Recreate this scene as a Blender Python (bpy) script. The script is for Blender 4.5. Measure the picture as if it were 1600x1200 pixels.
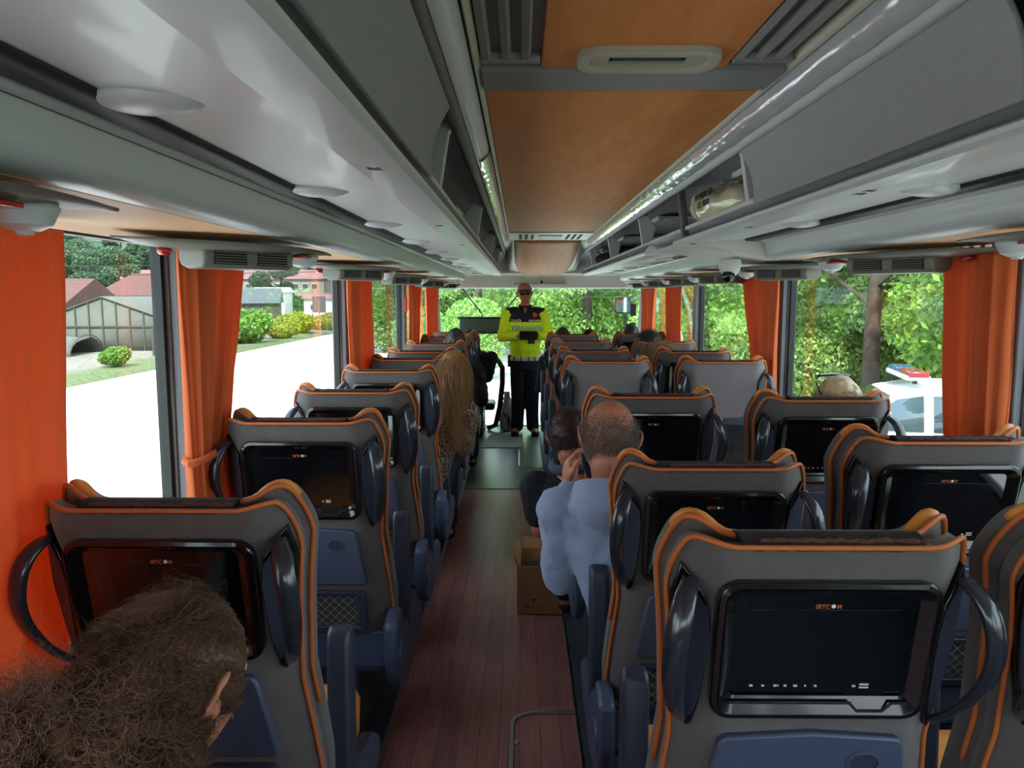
import bpy, bmesh, math, random
import numpy as np
from mathutils import Vector, Matrix, Euler, noise

random.seed(7); RNG = np.random.RandomState(7)
scene = bpy.context.scene
for o in list(bpy.data.objects): bpy.data.objects.remove(o)
COL = scene.collection
PI = math.pi
EYE = 1.6            # eye height above the aisle floor
CX = 0.25            # middle of the coach
XL, XR = -1.04, 1.52 # side walls
GZ = -1.35           # street level

# ------------------------------------------------------------ camera, sky, sun, exposure
cam_d = bpy.data.cameras.new('camera'); cam = bpy.data.objects.new('camera', cam_d); COL.objects.link(cam)
cam.location = (0, 0, EYE); cam.rotation_euler = (math.radians(90 - 6.56), 0, math.radians(0.62))
cam_d.sensor_width = 36; cam_d.lens = 27; cam_d.clip_start = 0.02; cam_d.clip_end = 2000
scene.camera = cam

world = bpy.data.worlds.new('sky'); scene.world = world; world.use_nodes = True
wn = world.node_tree.nodes; wl = world.node_tree.links
bg = wn['Background']; bg.inputs['Strength'].default_value = 1.25
tc = wn.new('ShaderNodeTexCoord'); sp = wn.new('ShaderNodeSeparateXYZ'); rp = wn.new('ShaderNodeValToRGB')
wl.new(tc.outputs['Generated'], sp.inputs[0]); wl.new(sp.outputs['Z'], rp.inputs[0]); wl.new(rp.outputs[0], bg.inputs['Color'])
rp.color_ramp.elements[0].position = 0.0; rp.color_ramp.elements[0].color = (0.92, 0.95, 1.0, 1)
rp.color_ramp.elements[1].position = 0.9; rp.color_ramp.elements[1].color = (0.55, 0.68, 0.95, 1)

sun_d = bpy.data.lights.new('sun', 'SUN'); sun = bpy.data.objects.new('sun', sun_d); COL.objects.link(sun)
sun_d.energy = 3.2; sun_d.angle = math.radians(2.0); sun_d.color = (1.0, 0.95, 0.86)
sun.rotation_euler = (math.radians(38), 0, math.radians(-8)); sun.location = (0, -20, 30)

scene.view_settings.view_transform = 'Standard'; scene.view_settings.look = 'None'
scene.view_settings.gamma = 1; scene.view_settings.use_curve_mapping = False
scene.view_settings.exposure = 2.0
scene.cycles.max_bounces = 10; scene.cycles.diffuse_bounces = 6; scene.cycles.transparent_max_bounces = 24
scene.cycles.sample_clamp_indirect = 8

# ------------------------------------------------------------ materials
def lin(h):
    h = h.lstrip('#'); v = [int(h[i:i+2], 16)/255 for i in (0, 2, 4)]
    return tuple((c/12.92 if c <= 0.04045 else ((c+0.055)/1.055)**2.4) for c in v) + (1,)
MATS = {}
def mat(name, col, rough=0.5, metal=0.0, var=0.0, vscale=8, bump=0.0, bscale=60, coat=0.0, col2=None, spec=0.5, stretch=None, trans=0.0, emit=None, sheen=0.0):
    if name in MATS: return MATS[name]
    m = bpy.data.materials.new(name); m.use_nodes = True; MATS[name] = m
    n, l = m.node_tree.nodes, m.node_tree.links; b = n['Principled BSDF']
    c = lin(col) if isinstance(col, str) else col
    b.inputs['Base Color'].default_value = c; b.inputs['Roughness'].default_value = rough
    b.inputs['Metallic'].default_value = metal; b.inputs['Specular IOR Level'].default_value = spec
    b.inputs['Coat Weight'].default_value = coat; b.inputs['Coat Roughness'].default_value = 0.06
    if sheen: b.inputs['Sheen Weight'].default_value = sheen
    if emit: b.inputs['Emission Color'].default_value = lin(emit[0]); b.inputs['Emission Strength'].default_value = emit[1]
    tcn = n.new('ShaderNodeTexCoord'); mp = n.new('ShaderNodeMapping'); l.new(tcn.outputs['Object'], mp.inputs[0])
    if stretch: mp.inputs['Scale'].default_value = stretch
    if var or col2:
        t = n.new('ShaderNodeTexNoise'); t.inputs['Scale'].default_value = vscale; t.inputs['Detail'].default_value = 5
        l.new(mp.outputs[0], t.inputs['Vector'])
        mx = n.new('ShaderNodeMix'); mx.data_type = 'RGBA'
        cr = n.new('ShaderNodeValToRGB'); cr.color_ramp.elements[0].position = 0.35; cr.color_ramp.elements[1].position = 0.65
        l.new(t.outputs['Fac'], cr.inputs[0]); l.new(cr.outputs[0], mx.inputs[0])
        c2 = lin(col2) if col2 else tuple(min(1, x*(1-var)) for x in c[:3]) + (1,)
        mx.inputs[6].default_value = c; mx.inputs[7].default_value = c2
        l.new(mx.outputs[2], b.inputs['Base Color'])
    if bump:
        t2 = n.new('ShaderNodeTexNoise'); t2.inputs['Scale'].default_value = bscale; t2.inputs['Detail'].default_value = 4
        l.new(mp.outputs[0], t2.inputs['Vector'])
        bp = n.new('ShaderNodeBump'); bp.inputs['Strength'].default_value = bump; bp.inputs['Distance'].default_value = 0.01
        l.new(t2.outputs['Fac'], bp.inputs['Height']); l.new(bp.outputs[0], b.inputs['Normal'])
    if trans:
        tr = n.new('ShaderNodeBsdfTranslucent'); ms = n.new('ShaderNodeMixShader'); ms.inputs[0].default_value = trans
        tr.inputs[0].default_value = c
        out = n['Material Output']; l.new(b.outputs[0], ms.inputs[1]); l.new(tr.outputs[0], ms.inputs[2]); l.new(ms.outputs[0], out.inputs[0])
    return m

def leaf_mat(name, c1, c2, trans=0.35):
    m = bpy.data.materials.new(name); m.use_nodes = True; MATS[name] = m
    n, l = m.node_tree.nodes, m.node_tree.links; b = n['Principled BSDF']
    g = n.new('ShaderNodeNewGeometry'); mx = n.new('ShaderNodeMix'); mx.data_type = 'RGBA'
    mx.inputs[6].default_value = lin(c1); mx.inputs[7].default_value = lin(c2)
    l.new(g.outputs['Random Per Island'], mx.inputs[0]); l.new(mx.outputs[2], b.inputs['Base Color'])
    b.inputs['Roughness'].default_value = 0.6
    tr = n.new('ShaderNodeBsdfTranslucent'); ms = n.new('ShaderNodeMixShader'); ms.inputs[0].default_value = trans
    l.new(mx.outputs[2], tr.inputs[0]); l.new(b.outputs[0], ms.inputs[1]); l.new(tr.outputs[0], ms.inputs[2])
    l.new(ms.outputs[0], n['Material Output'].inputs[0]); return m

def glass_mat(name, tint=(0.93, 0.97, 0.95, 1), refl=0.9, haze=0.0):
    m = bpy.data.materials.new(name); m.use_nodes = True; MATS[name] = m
    n, l = m.node_tree.nodes, m.node_tree.links; n.remove(n['Principled BSDF'])
    t = n.new('ShaderNodeBsdfTransparent'); t.inputs[0].default_value = tint
    g = n.new('ShaderNodeBsdfGlossy'); g.inputs['Roughness'].default_value = 0.02; g.inputs['Color'].default_value = (refl, refl, refl, 1)
    f = n.new('ShaderNodeLayerWeight'); f.inputs[0].default_value = 0.5
    pw = n.new('ShaderNodeMath'); pw.operation = 'POWER'; pw.inputs[1].default_value = 5; l.new(f.outputs['Facing'], pw.inputs[0])
    ad = n.new('ShaderNodeMath'); ad.operation = 'MULTIPLY_ADD'; ad.inputs[1].default_value = 0.9; ad.inputs[2].default_value = 0.035; l.new(pw.outputs[0], ad.inputs[0])
    ms = n.new('ShaderNodeMixShader'); l.new(ad.outputs[0], ms.inputs[0]); l.new(t.outputs[0], ms.inputs[1]); l.new(g.outputs[0], ms.inputs[2])
    if haze:
        d = n.new('ShaderNodeBsdfTranslucent'); d.inputs[0].default_value = (0.9, 0.95, 1, 1)
        m2 = n.new('ShaderNodeMixShader'); m2.inputs[0].default_value = haze
        l.new(ms.outputs[0], m2.inputs[1]); l.new(d.outputs[0], m2.inputs[2]); ms = m2
    l.new(ms.outputs[0], n['Material Output'].inputs[0]); return m

M = {}
M['rack'] = mat('rack_plastic', '#c2c8cb', 0.42, coat=0.12, bump=0.03, bscale=300)
M['rack_in'] = mat('rack_inner_plastic', '#b9bdbf', 0.6, bump=0.05, bscale=400)
M['flap'] = mat('flap_felt', '#8f9292', 0.85, var=0.06, vscale=30, bump=0.12, bscale=500)
M['rubber'] = mat('dark_rail_rubber', '#1f2326', 0.5)
M['ceil'] = mat('ceiling_grey', '#8b8e8d', 0.7, bump=0.05, bscale=400)
M['cream'] = mat('cream_plastic', '#aeae9c', 0.45)
M['white_pl'] = mat('white_plastic', '#c9c9c2', 0.4)
M['dark'] = mat('dark_void', '#0c0c0d', 0.8)
M['pod'] = mat('pod_grey', '#6f6f66', 0.45)
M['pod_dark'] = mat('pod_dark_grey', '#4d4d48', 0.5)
M['fab'] = mat('seat_grey_fabric', '#565050', 0.92, var=0.15, vscale=25, bump=0.25, bscale=420, sheen=0.35)
M['fab_plain'] = mat('seat_plain_back_fabric', '#6e6668', 0.9, var=0.08, vscale=12, bump=0.15, bscale=420, sheen=0.4)
M['fab_dark'] = mat('seat_dark_fabric', '#3c3838', 0.95, bump=0.25, bscale=420, sheen=0.2)
M['piping'] = mat('orange_piping', '#b8612a', 0.6)
M['orange_l'] = mat('orange_leather', '#d98a3a', 0.5, bump=0.1, bscale=200)
M['maroon'] = mat('maroon_cover', '#22141a', 0.97, bump=0.4, bscale=150)
M['frayed'] = mat('brown_frayed_edge', '#5a3428', 0.95, bump=0.6, bscale=400)
M['gloss'] = mat('gloss_black_plastic', '#0d0d10', 0.16, coat=0.5)
M['screen'] = mat('screen_glass', '#07080a', 0.07, coat=1.0)
M['screen_p'] = mat('screen_panel', '#0a0b10', 0.12, coat=0.8)
M['handle'] = mat('handle_plastic', '#262a33', 0.2, coat=0.4)
M['blue_pl'] = mat('blue_grey_plastic', '#414a61', 0.42, bump=0.05, bscale=500)
M['blue_dk'] = mat('dark_blue_plastic', '#2e3446', 0.45, bump=0.05, bscale=500)
M['net'] = mat('net_cord', '#7d7a70', 0.7)
M['metal'] = mat('brushed_metal', '#a7a7a3', 0.3, metal=0.9)
M['icon'] = mat('icon_print', '#c8ccd0', 0.6)
M['logo_o'] = mat('logo_orange', '#a8522a', 0.6)
M['wall'] = mat('side_wall_grey', '#6d7073', 0.6, bump=0.05, bscale=300)
M['pillar'] = mat('pillar_grey', '#7a7f86', 0.5)
M['seal'] = mat('black_seal', '#15171a', 0.5)
M['peach'] = mat('peach_trim', '#dfb088', 0.55, var=0.05, vscale=20)
M['curtain'] = mat('curtain_orange', '#e4743a', 0.75, var=0.08, vscale=6, bump=0.1, bscale=500, trans=0.35, sheen=0.2)
M['skin'] = mat('skin', '#b5775c', 0.55, var=0.12, vscale=18)
M['skin_r'] = mat('skin_reddish', '#b5735a', 0.5, var=0.2, vscale=14)
M['glass'] = glass_mat('window_glass', (0.90, 0.96, 0.94, 1))
M['wind'] = glass_mat('windshield_glass', (0.88, 0.98, 0.92, 1))
M['foil'] = mat('crinkled_foil_cover', '#b8bdbf', 0.1, coat=1.0, bump=0.5, bscale=22, stretch=(1, 0.35, 1))
M['number'] = mat('sticker_black', '#17181a', 0.5)

def orange_panel():
    m = bpy.data.materials.new('orange_ceiling_panel'); m.use_nodes = True; n, l = m.node_tree.nodes, m.node_tree.links; b = n['Principled BSDF']
    tcn = n.new('ShaderNodeTexCoord'); mp = n.new('ShaderNodeMapping'); mp.inputs['Scale'].default_value = (6, 1.2, 6); l.new(tcn.outputs['Object'], mp.inputs[0])
    t = n.new('ShaderNodeTexNoise'); t.inputs['Scale'].default_value = 2.2; t.inputs['Detail'].default_value = 9; t.inputs['Roughness'].default_value = 0.7; l.new(mp.outputs[0], t.inputs[0])
    cr = n.new('ShaderNodeValToRGB'); l.new(t.outputs['Fac'], cr.inputs[0])
    cr.color_ramp.elements[0].position = 0.3; cr.color_ramp.elements[0].color = lin('#c97a3a'); cr.color_ramp.elements[1].position = 0.7; cr.color_ramp.elements[1].color = lin('#e0954f')
    l.new(cr.outputs[0], b.inputs['Base Color']); b.inputs['Roughness'].default_value = 0.6
    t2 = n.new('ShaderNodeTexNoise'); t2.inputs['Scale'].default_value = 90; l.new(tcn.outputs['Object'], t2.inputs[0])
    bp = n.new('ShaderNodeBump'); bp.inputs['Strength'].default_value = 0.12; bp.inputs['Distance'].default_value = 0.004; l.new(t2.outputs['Fac'], bp.inputs['Height']); l.new(bp.outputs[0], b.inputs['Normal'])
    return m
M['orange_panel'] = orange_panel()

def floor_mat():
    m = bpy.data.materials.new('wood_vinyl_floor'); m.use_nodes = True; n, l = m.node_tree.nodes, m.node_tree.links; b = n['Principled BSDF']
    tcn = n.new('ShaderNodeTexCoord'); mp = n.new('ShaderNodeMapping'); mp.inputs['Rotation'].default_value = (0, 0, PI/2); l.new(tcn.outputs['Object'], mp.inputs[0])
    br = n.new('ShaderNodeTexBrick'); br.offset = 0.37
    for k, v in (('Scale', 1), ('Mortar Size', 0.0015), ('Brick Width', 0.95), ('Row Height', 0.075)): br.inputs[k].default_value = v
    br.inputs['Color1'].default_value = lin('#8c5c58'); br.inputs['Color2'].default_value = lin('#a36c66'); br.inputs['Mortar'].default_value = lin('#5e3e3c')
    l.new(mp.outputs[0], br.inputs[0])
    mp2 = n.new('ShaderNodeMapping'); mp2.inputs['Scale'].default_value = (40, 2.2, 1); l.new(tcn.outputs['Object'], mp2.inputs[0])
    t = n.new('ShaderNodeTexNoise'); t.inputs['Scale'].default_value = 1.6; t.inputs['Detail'].default_value = 8; t.inputs['Roughness'].default_value = .7; l.new(mp2.outputs[0], t.inputs[0])
    mx = n.new('ShaderNodeMix'); mx.data_type = 'RGBA'; mx.blend_type = 'MULTIPLY'; mx.inputs[0].default_value = 0.75
    cr = n.new('ShaderNodeValToRGB'); cr.color_ramp.elements[0].color = (0.45, 0.42, 0.42, 1); cr.color_ramp.elements[0].position = .3; cr.color_ramp.elements[1].position = .7; cr.color_ramp.elements[1].color = (1.25, 1.2, 1.2, 1)
    l.new(t.outputs['Fac'], cr.inputs[0]); l.new(br.outputs['Color'], mx.inputs[6]); l.new(cr.outputs[0], mx.inputs[7]); l.new(mx.outputs[2], b.inputs['Base Color'])
    b.inputs['Roughness'].default_value = 0.33
    bp = n.new('ShaderNodeBump'); bp.inputs['Strength'].default_value = 0.06; bp.inputs['Distance'].default_value = 0.003; l.new(t.outputs['Fac'], bp.inputs['Height']); l.new(bp.outputs[0], b.inputs['Normal'])
    return m
M['floor'] = floor_mat()

# ------------------------------------------------------------ mesh helpers
class MB:
    def __init__(s): s.v = []; s.f = []
    def add(s, vs, fs):
        o = len(s.v); s.v += [tuple(p) for p in vs]; s.f += [tuple(i + o for i in f) for f in fs]; return s
    def box(s, c, d, rot=None):
        x, y, z = d[0]/2, d[1]/2, d[2]/2
        vs = [Vector(p) for p in ((-x,-y,-z),(x,-y,-z),(x,y,-z),(-x,y,-z),(-x,-y,z),(x,-y,z),(x,y,z),(-x,y,z))]
        if rot is not None:
            R = Euler(rot).to_matrix(); vs = [R @ p for p in vs]
        vs = [p + Vector(c) for p in vs]
        return s.add(vs, [(0,3,2,1),(4,5,6,7),(0,1,5,4),(1,2,6,5),(2,3,7,6),(3,0,4,7)])
    def tube(s, pts, r, n=8, flat=1.0, up=(0,0,1), closed=False):
        P = [Vector(p) for p in pts]; rs = r if isinstance(r, (list, tuple)) else [r]*len(P); N = len(P); vs = []; prev = None
        for i, p in enumerate(P):
            a = P[(i-1) % N] if closed else P[max(0, i-1)]; b = P[(i+1) % N] if closed else P[min(N-1, i+1)]
            t = (b - a); t = t.normalized() if t.length > 1e-9 else Vector((0,0,1))
            u = Vector(up) if prev is None else prev
            u = u - t*u.dot(t)
            if u.length < 1e-4: u = Vector((1,0,0)) - t*t.x
            if u.length < 1e-4: u = Vector((0,1,0)) - t*t.y
            u.normalize(); prev = u; w = t.cross(u)
            for k in range(n):
                an = 2*PI*k/n; vs.append(p + u*(math.cos(an)*rs[i]) + w*(math.sin(an)*rs[i]*flat))
        fs = []
        R = N if closed else N-1
        for i in range(R):
            for k in range(n):
                j = (i+1) % N; fs.append((i*n+k, i*n+(k+1) % n, j*n+(k+1) % n, j*n+k))
        if not closed: fs += [tuple(range(n-1, -1, -1)), tuple((N-1)*n+k for k in range(n))]
        return s.add(vs, fs)
    def ball(s, c, r, seg=16, ring=10, rot=None):
        r = (r, r, r) if isinstance(r, (int, float)) else r; vs = []; fs = []
        for i in range(1, ring):
            th = PI*i/ring
            for k in range(seg):
                ph = 2*PI*k/seg; vs.append(Vector((math.sin(th)*math.cos(ph)*r[0], math.sin(th)*math.sin(ph)*r[1], math.cos(th)*r[2])))
        vs += [Vector((0,0,r[2])), Vector((0,0,-r[2]))]
        for i in range(ring-2):
            for k in range(seg): fs.append((i*seg+k, (i+1)*seg+k, (i+1)*seg+(k+1) % seg, i*seg+(k+1) % seg))
        T = len(vs)-2
        for k in range(seg):
            fs.append((T, k, (k+1) % seg)); fs.append((T+1, (ring-2)*seg+(k+1) % seg, (ring-2)*seg+k))
        if rot is not None:
            R = Euler(rot).to_matrix(); vs = [R @ p for p in vs]
        return s.add([p + Vector(c) for p in vs], fs)
    def chain(s, pts, rs, n=14, flat=1.0):
        P = [Vector(p) for p in pts]
        for i in range(len(P)-1):
            s.tube([P[i], P[i+1]], [rs[i], rs[i+1]], n, flat)
        for p, r in zip(P, rs): s.ball(p, r*(0.99), n, 8)
        return s
    def loft(s, rings, cap=True, closed=True):
        n = len(rings[0]); vs = [p for r in rings for p in r]; fs = []
        for i in range(len(rings)-1):
            for k in range(n if closed else n-1):
                fs.append((i*n+k, i*n+(k+1) % n, (i+1)*n+(k+1) % n, (i+1)*n+k))
        if cap and closed: fs += [tuple(range(n-1, -1, -1)), tuple((len(rings)-1)*n+k for k in range(n))]
        return s.add(vs, fs)
    def ell(s, secs, n=24, pw=1.0):          # stacked elliptical sections (cx,cy,cz,rx,ry)
        R = []
        for c in secs:
            R.append([(c[0]+c[3]*math.cos(2*PI*k/n), c[1]+c[4]*math.sin(2*PI*k/n), c[2]) for k in range(n)])
        return s.loft(R)
    def prof(s, pts, y0, y1, axis='y', closed=True):   # polygon in x,z extruded along y (or in y,z along x; or x,y along z)
        def mk(p, t):
            return (p[0], t, p[1]) if axis == 'y' else ((t, p[0], p[1]) if axis == 'x' else (p[0], p[1], t))
        n = len(pts); vs = [mk(p, y0) for p in pts] + [mk(p, y1) for p in pts]; fs = []
        for k in range(n if closed else n-1): fs.append((k, (k+1) % n, n+(k+1) % n, n+k))
        if closed: fs += [tuple(range(n-1, -1, -1)), tuple(range(n, 2*n))]
        return s.add(vs, fs)
    def grid(s, rows, flip=False):
        n = len(rows[0]); vs = [p for r in rows for p in r]; fs = []
        for i in range(len(rows)-1):
            for k in range(n-1):
                q = (i*n+k, i*n+k+1, (i+1)*n+k+1, (i+1)*n+k); fs.append(q[::-1] if flip else q)
        return s.add(vs, fs)
    def thick(s, rows, d):       # a sheet given real thickness d (vector), closed all round
        n = len(rows[0]); m = len(rows); A = [tuple(p) for r in rows for p in r]; B = [(p[0]+d[0], p[1]+d[1], p[2]+d[2]) for p in A]; N = len(A); fs = []
        for i in range(m-1):
            for k in range(n-1):
                a, b, c, e = i*n+k, i*n+k+1, (i+1)*n+k+1, (i+1)*n+k; fs += [(a, b, c, e), (N+e, N+c, N+b, N+a)]
        ring = list(range(n)) + [i*n+n-1 for i in range(1, m)] + [(m-1)*n+k for k in range(n-2, -1, -1)] + [i*n for i in range(m-2, 0, -1)]
        for j in range(len(ring)):
            a, b = ring[j], ring[(j+1) % len(ring)]; fs.append((b, a, N+a, N+b))
        return s.add(A+B, fs)
    def mesh(s, name, m, angle=35, fix=True):
        me = bpy.data.meshes.new(name); me.from_pydata([tuple(p) for p in s.v], [], s.f)
        if fix:
            bm = bmesh.new(); bm.from_mesh(me); bmesh.ops.recalc_face_normals(bm, faces=bm.faces); bm.to_mesh(me); bm.free()
        me.materials.append(m)
        if angle is not None:
            me.shade_smooth()
            if angle < 179: me.set_sharp_from_angle(angle=math.radians(angle))
        return me
    def build(s, name, m, parent=None, bevel=0, solid=0, sub=0, angle=35, loc=None, off=0.0, remesh=0, smooth=0):
        o = bpy.data.objects.new(name, s.mesh(name, m, angle)); COL.objects.link(o)
        if parent is not None: o.parent = parent
        if loc: o.location = loc
        if remesh:
            r = o.modifiers.new('r', 'REMESH'); r.mode = 'VOXEL'; r.voxel_size = remesh; r.use_smooth_shade = True
        if smooth:
            r = o.modifiers.new('s', 'SMOOTH'); r.factor = 0.5; r.iterations = smooth
        if solid:
            q = o.modifiers.new('t', 'SOLIDIFY'); q.thickness = solid; q.offset = off
        if bevel:
            q = o.modifiers.new('b', 'BEVEL'); q.width = bevel; q.segments = 2; q.limit_method = 'ANGLE'; q.angle_limit = math.radians(40)
            o.data.shade_smooth()
        if sub:
            q = o.modifiers.new('u', 'SUBSURF'); q.levels = sub; q.render_levels = sub
        return o

def tag(o, label=None, cat=None, group=None, kind=None):
    if label: o['label'] = label
    if cat: o['category'] = cat
    if group: o['group'] = group
    if kind: o['kind'] = kind
    return o
def empty(name, loc=(0,0,0), rz=0):
    o = bpy.data.objects.new(name, None); COL.objects.link(o); o.location = loc; o.rotation_euler = (0, 0, rz); o.empty_display_size = .05
    return o
def struct(o): o['kind'] = 'structure'; return o
def kids(o): return [c for c in bpy.data.objects if c.parent == o]
def dup(o, loc=None, rz=None, label=None, group=None, parent=None):
    c = o.copy(); COL.objects.link(c)
    if parent is not None: c.parent = parent
    for k in kids(o): dup(k, parent=c)
    if loc is not None: c.location = loc
    if rz is not None: c.rotation_euler = (0, 0, rz)
    if label: c['label'] = label
    if group: c['group'] = group
    return c
def rrect(w, h, r, n=5):      # rounded rectangle outline, centred
    pts = []
    for cx, cy, a0 in ((w/2-r, h/2-r, 0), (-w/2+r, h/2-r, PI/2), (-w/2+r, -h/2+r, PI), (w/2-r, -h/2+r, 1.5*PI)):
        for k in range(n+1):
            a = a0 + PI/2*k/n; pts.append((cx+r*math.cos(a), cy+r*math.sin(a)))
    return pts
def text_mesh(txt, size, name, m, parent, loc, rot, depth=0.0006, align='CENTER', bold=0.0):
    cu = bpy.data.curves.new(name, 'FONT'); cu.body = txt; cu.size = size; cu.align_x = align; cu.align_y = 'CENTER'; cu.extrude = depth; cu.offset = bold
    t = bpy.data.objects.new(name, cu); COL.objects.link(t)
    dg = bpy.context.evaluated_depsgraph_get(); me = bpy.data.meshes.new_from_object(t.evaluated_get(dg)); bpy.data.objects.remove(t)
    me.materials.clear(); me.materials.append(m)
    o = bpy.data.objects.new(name, me); COL.objects.link(o); o.parent = parent; o.location = loc; o.rotation_euler = rot
    return o
def sstep(a, b, x):
    t = max(0, min(1, (x-a)/(b-a))); return t*t*(3-2*t)
def interp(x, xs, ys): return float(np.interp(x, xs, ys))
# ============================================================ THE COACH SHELL
Y0, YF = -2.3, 9.3       # rear bulkhead, front header
def rx(side, a): return CX + side*a
# floor
f = MB(); f.box(((XL+XR)/2, (Y0+9.35)/2, -0.03), (XR-XL, 9.35-Y0, 0.06)); struct(f.build('floor', M['floor']))
M['podium'] = mat('podium_grey', '#33363d', 0.6, bump=0.1, bscale=200)
# low side floors under the seats and their metal edge strips
for nm, xa, xb in (('trim_1', XL, -0.48), ('trim_2', 0.22, XR)):
    b = MB(); b.box(((xa+xb)/2, (Y0+8.9)/2, 0.012), (xb-xa-.004, 8.9-Y0, 0.02)); struct(b.build(nm, M['podium']))
for nm, x in (('trim_3', -0.478), ('trim_4', 0.218)):
    b = MB(); b.prof([(x-.008, .001), (x+.008, .001), (x+.008, .006), (x-.006, .026), (x-.008, .026)], Y0+.05, 8.9); struct(b.build(nm, M['metal']))
# side walls: lower wall, header, pillars
PILL_L = [-1.9, -0.05, 2.34, 4.52, 6.8, 9.2]
PILL_R = [-1.9, 0.1, 2.38, 4.47, 6.65, 9.2]
ZS, ZT = 0.80, 1.765       # sill and head of the windows
def side_wall(name, x, s, pill):
    b = MB(); th = 0.05; xo = x + s*th
    b.box(((x+xo)/2, (Y0+9.4)/2, (ZS-1.0)/2), (th, 9.4-Y0, ZS+1.0))
    b.box(((x+xo)/2, (Y0+9.4)/2, (ZT+2.25)/2), (th, 9.4-Y0, 2.25-ZT))
    for y in pill:
        b.box(((x+xo)/2, y, (ZS+ZT)/2), (th, 0.13, ZT-ZS))
    w = struct(b.build(name, M['wall']))
    return w
wl_ = side_wall('wall_left', XL, -1, PILL_L); wr_ = side_wall('wall_right', XR, 1, PILL_R)
nwin = 0; ntrim = 5
for s, x, pill in ((-1, XL, PILL_L), (1, XR, PILL_R)):
    for i in range(len(pill)-1):
        ya, yb = pill[i]+.065, pill[i+1]-.065; nwin += 1
        g = MB(); g.box((x+s*.035, (ya+yb)/2, (ZS+ZT)/2), (0.006, yb-ya+.02, ZT-ZS+.02)); o = struct(g.build('window_%d' % nwin, M['glass']))
        q = MB(); t = .022
        for zz in (ZS+t/2, ZT-t/2): q.box((x+s*.025, (ya+yb)/2, zz), (.03, yb-ya, t))
        for yy in (ya+t/2, yb-t/2): q.box((x+s*.025, yy, (ZS+ZT)/2), (.03, t, ZT-ZS))
        q.build('window_seal', M['seal'], o)
    for y in pill:   # inner pillar covers
        q = MB(); q.box((x-s*.012, y+.0, (ZS+ZT)/2), (.028, .115, ZT-ZS+.02)); struct(q.build('trim_%d' % ntrim, M['pillar'], bevel=.006)); ntrim += 1
# rear bulkhead and back window behind the camera
b = MB(); b.box((CX, Y0-.03, .05), (XR-XL+.1, .05, 2.1)); b.box((CX, Y0-.03, 1.98), (XR-XL+.1, .05, .5)); 
for xx in (XL+.08, XR-.08): b.box((xx, Y0-.03, 1.4), (.2, .05, .7))
struct(b.build('wall_rear', M['wall']))
g = MB(); g.box((CX, Y0-.03, 1.42), (2.3, .006, .66)); nwin += 1; struct(g.build('window_%d' % nwin, M['glass']))

# ceiling: grey liner with orange insert panels
ZC = EYE+.505
b = MB(); b.box((CX, (Y0+8.9)/2, ZC+.06), (2.62, 8.9-Y0, .05)); struct(b.build('ceiling', M['ceil']))
def cpanel(nm, xa, xb, ya, yb, m, z=ZC, th=.012):
    q = MB(); q.box(((xa+xb)/2, (ya+yb)/2, z+th/2), (xb-xa, yb-ya, th)); return q
HX = .340
lnr = MB()
lnr.box((CX, (Y0+9.0)/2, ZC+.027), (2*HX+.03, 9.0-Y0, .02)); struct(lnr.build('trim_%d' % ntrim, M['ceil'])); ntrim += 1
pan = empty('ceiling_panel', (CX, 4.1, ZC)); tag(pan, 'long orange wood-grain ceiling panel over the middle of the aisle, running towards the windshield', 'ceiling panel', 'orange ceiling panels')
q = MB(); q.box((0, 0, .008), (2*HX-.004, 4.24, .016)); q.build('panel_face', M['orange_panel'], pan, bevel=.003)
q = MB(); q.box((0, 2.135, .006), (2*HX-.004, .016, .02)); q.build('end_strip', M['cream'], pan)
p2 = empty('ceiling_panel', (CX, .2, ZC)); tag(p2, 'orange ceiling panel overhead between the black slotted air grilles, with the hatch handle at its front', 'ceiling panel', 'orange ceiling panels')
q = MB(); q.box((0, 0, .008), (.41, 3.3, .016)); q.build('panel_face', M['orange_panel'], p2, bevel=.003)
# louvre grilles either side of that panel
def grille(x0, x1, ya, yb, label):
    t = empty('air_grille', ((x0+x1)/2, (ya+yb)/2, ZC)); tag(t, label, 'air grille', 'slotted air grilles in the ceiling'); w = x1-x0; L = yb-ya
    q = MB(); q.box((0, 0, .022), (w, L, .004)); q.build('dark_slot', M['dark'], t)
    n = 3
    for k in range(n):
        xx = -w/2 + (k+.5)*w/n
        q = MB(); q.box((xx-w/n*.22, 0, .007), (w/n*.42, L, .02), (0, .25, 0)); q.build('slat', M['ceil'], t, bevel=.002)
    for yy in (-L/2-.01, L/2+.01): MB().box((0, yy, .006), (w, .022, .022)).build('grille_end', M['ceil'], t, bevel=.003)
grille(CX-.335, CX-.208, -1.4, 1.72, 'black slotted air grille in the ceiling, left of the near orange panel')
grille(CX+.208, CX+.335, -1.4, 1.72, 'black slotted air grille in the ceiling, right of the near orange panel')
b = MB(); b.box((CX, 1.858, ZC+.002), (2*HX, .155, .026)); struct(b.build('trim_%d' % ntrim, M['ceil'], bevel=.005)); ntrim += 1
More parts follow.
